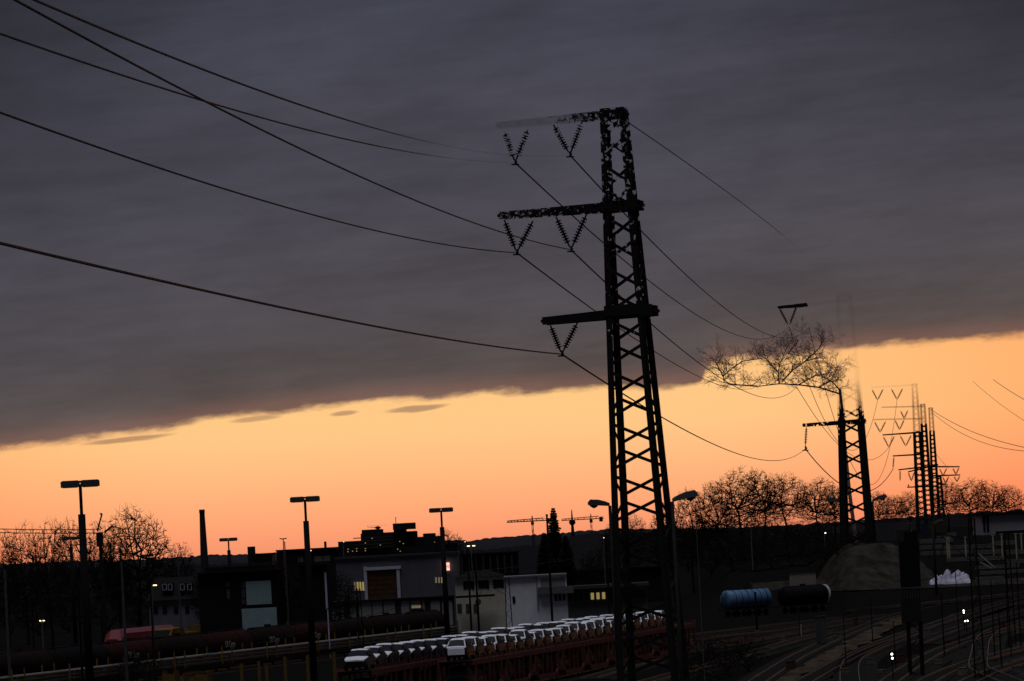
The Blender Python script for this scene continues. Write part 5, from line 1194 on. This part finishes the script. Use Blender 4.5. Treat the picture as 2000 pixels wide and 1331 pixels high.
for i, (px, yt, d, r, lb) in enumerate(((1646,1180,300,0.05,'thin dark post left of the relay cabinet'),(1745,1215,290,0.05,'thin dark post above the two-lamp signal'),(1838,1160,310,0.07,'dark post between signal tower and lattice mast'),(1866,1120,330,0.06,'thin post left of the slender lattice mast'),(1935,1135,300,0.06,'thin dark post right of the slender lattice mast'),(1950,1190,280,0.06,'thin dark post above the lower right signal lights'),(1985,1100,320,0.07,'dark post at the right edge over the curved track'),(1700,1170,360,0.06,'thin post standing before the dirt slope'),(1560,1190,380,0.06,'thin post in front of the black tank wagon'))):
    pole(px, yt, 0, d, r, lb, BLACK)
# round signal disc
a = P(934, 1176, 400); o = empty('signal_disc', (a.x,400*KS,0), 0, 'round red signal disc with an orange rim by the cream house', 'signal'); MB().tube([(0,0,0),(0,0,a.z)],0.06,6).build('post', STEEL, o); MB().tube([(0,-0.02,a.z),(0,0.03,a.z)],0.36,18).build('rim', YELD, o); MB().tube([(0,-0.05,a.z),(0,-0.021,a.z)],0.26,18).build('disc', WRED, o)
# cranes and television tower on the skyline
def crane(pm, yb, yj, pl, pr, ym, d, label, m=STEEL):
    b = P(pm, yb, d); o = empty('tower_crane', (b.x,d*KS,0), 0, label, 'crane', 'tower cranes'); k = d/F0; w = 5*k/2; zj = Z(pm,yj,d)
    ms = MB()
    for sx in (-1,1):
        for sy in (-1,1): ms.bar((sx*w/2,sy*w/2,0),(sx*w/2,sy*w/2,zj),0.3,0.3)
    n = int(zj/3)
    for i in range(n):
        s = 1 if i % 2 else -1; ms.bar((-s*w/2,-w/2,i*zj/n),(s*w/2,-w/2,(i+1)*zj/n),0.2,0.2)
    ms.build('mast', m, o)
    xl = (pl-pm)*k; xr = (pr-pm)*k; jb = MB(); hz = 5*k
    jb.bar((xl,0,zj),(xr,0,zj),0.35,0.5); jb.bar((xl*0.96,0,zj+hz*0.55),(xr*0.6,0,zj+hz),0.3,0.4)
    n = 14
    for i in range(n):
        xa = xl+(xr-xl)*i/n; xb = xl+(xr-xl)*(i+1)/n; jb.bar((xa,0,zj),(xb,0,zj+hz*(0.6+0.4*i/n)) if i % 2 else (xb,0,zj),0.18,0.2); jb.bar((xa,0,zj+hz*(0.6+0.4*i/n)),(xb,0,zj),0.15,0.2)
    jb.build('jib', m, o); MB().box((pr-pm-9)*k,(pr-pm-2)*k,-1.2,1.2,zj-6*k,zj+1).build('counterweight', m, o); MB().box(-3*k,3*k,-1.5,1.5,zj-7*k,zj-0.3).build('cab', m, o); MB().bar((0,0,zj),(0,0,zj+10*k),0.6,0.6).build('apex', m, o)
crane(1042, 1062, 1018, 992, 1078, 1008, 1700, 'larger tower crane left of the spruce')
crane(1156, 1046, 1014, 1098, 1181, 1008, 2100, 'smaller tower crane left of the big pylon')
a = P(1117, 996, 2600); o = empty('television_tower', (P(1119,1046,2600).x,2600*KS,0), 0, 'slim television tower with a round platform between the cranes', 'tower'); h = a.z; MB().tube([(0,0,0),(0,0,h*0.6),(0,0,h)],[2.0,1.1,0.3],10).build('shaft', STEEL, o); zp = Z(1117,1021,2600); MB().tube([(0,0,zp-2.2),(0,0,zp-0.6),(0,0,zp+1.2),(0,0,zp+2.0)],[1.0,2.4,2.4,1.0],14).build('platform', STEEL, o)
def grab_crane():
    d = 505; b = P(198, 1110, d); o = empty('loading_crane', (b.x,d*KS,0), 0, 'dark loading crane with a raised jib in the left grove', 'crane'); k = d/F0; xx = lambda px: P(px,1040,d).x-b.x; zz = lambda y: Z(198,y,d)
    MB().bar((xx(196),0,0),(xx(195),0,zz(1068)),0.5,0.5).build('mast', STEEL, o); MB().box(xx(188),xx(200),-0.6,0.6,zz(1068),zz(1040)).build('cab', STEEL, o); MB().bar((xx(190),0,zz(1038)),(xx(201),0,zz(1004)),0.22,0.22).build('jib', STEEL, o); MB().bar((xx(201),0,zz(1004)),(xx(197),0,zz(1004)),0.25,0.25).build('jib_head', STEEL, o); MB().bar((xx(205),0,zz(1040)),(xx(221),0,zz(1028)),0.25,0.3).build('arm', STEEL, o)
grab_crane()
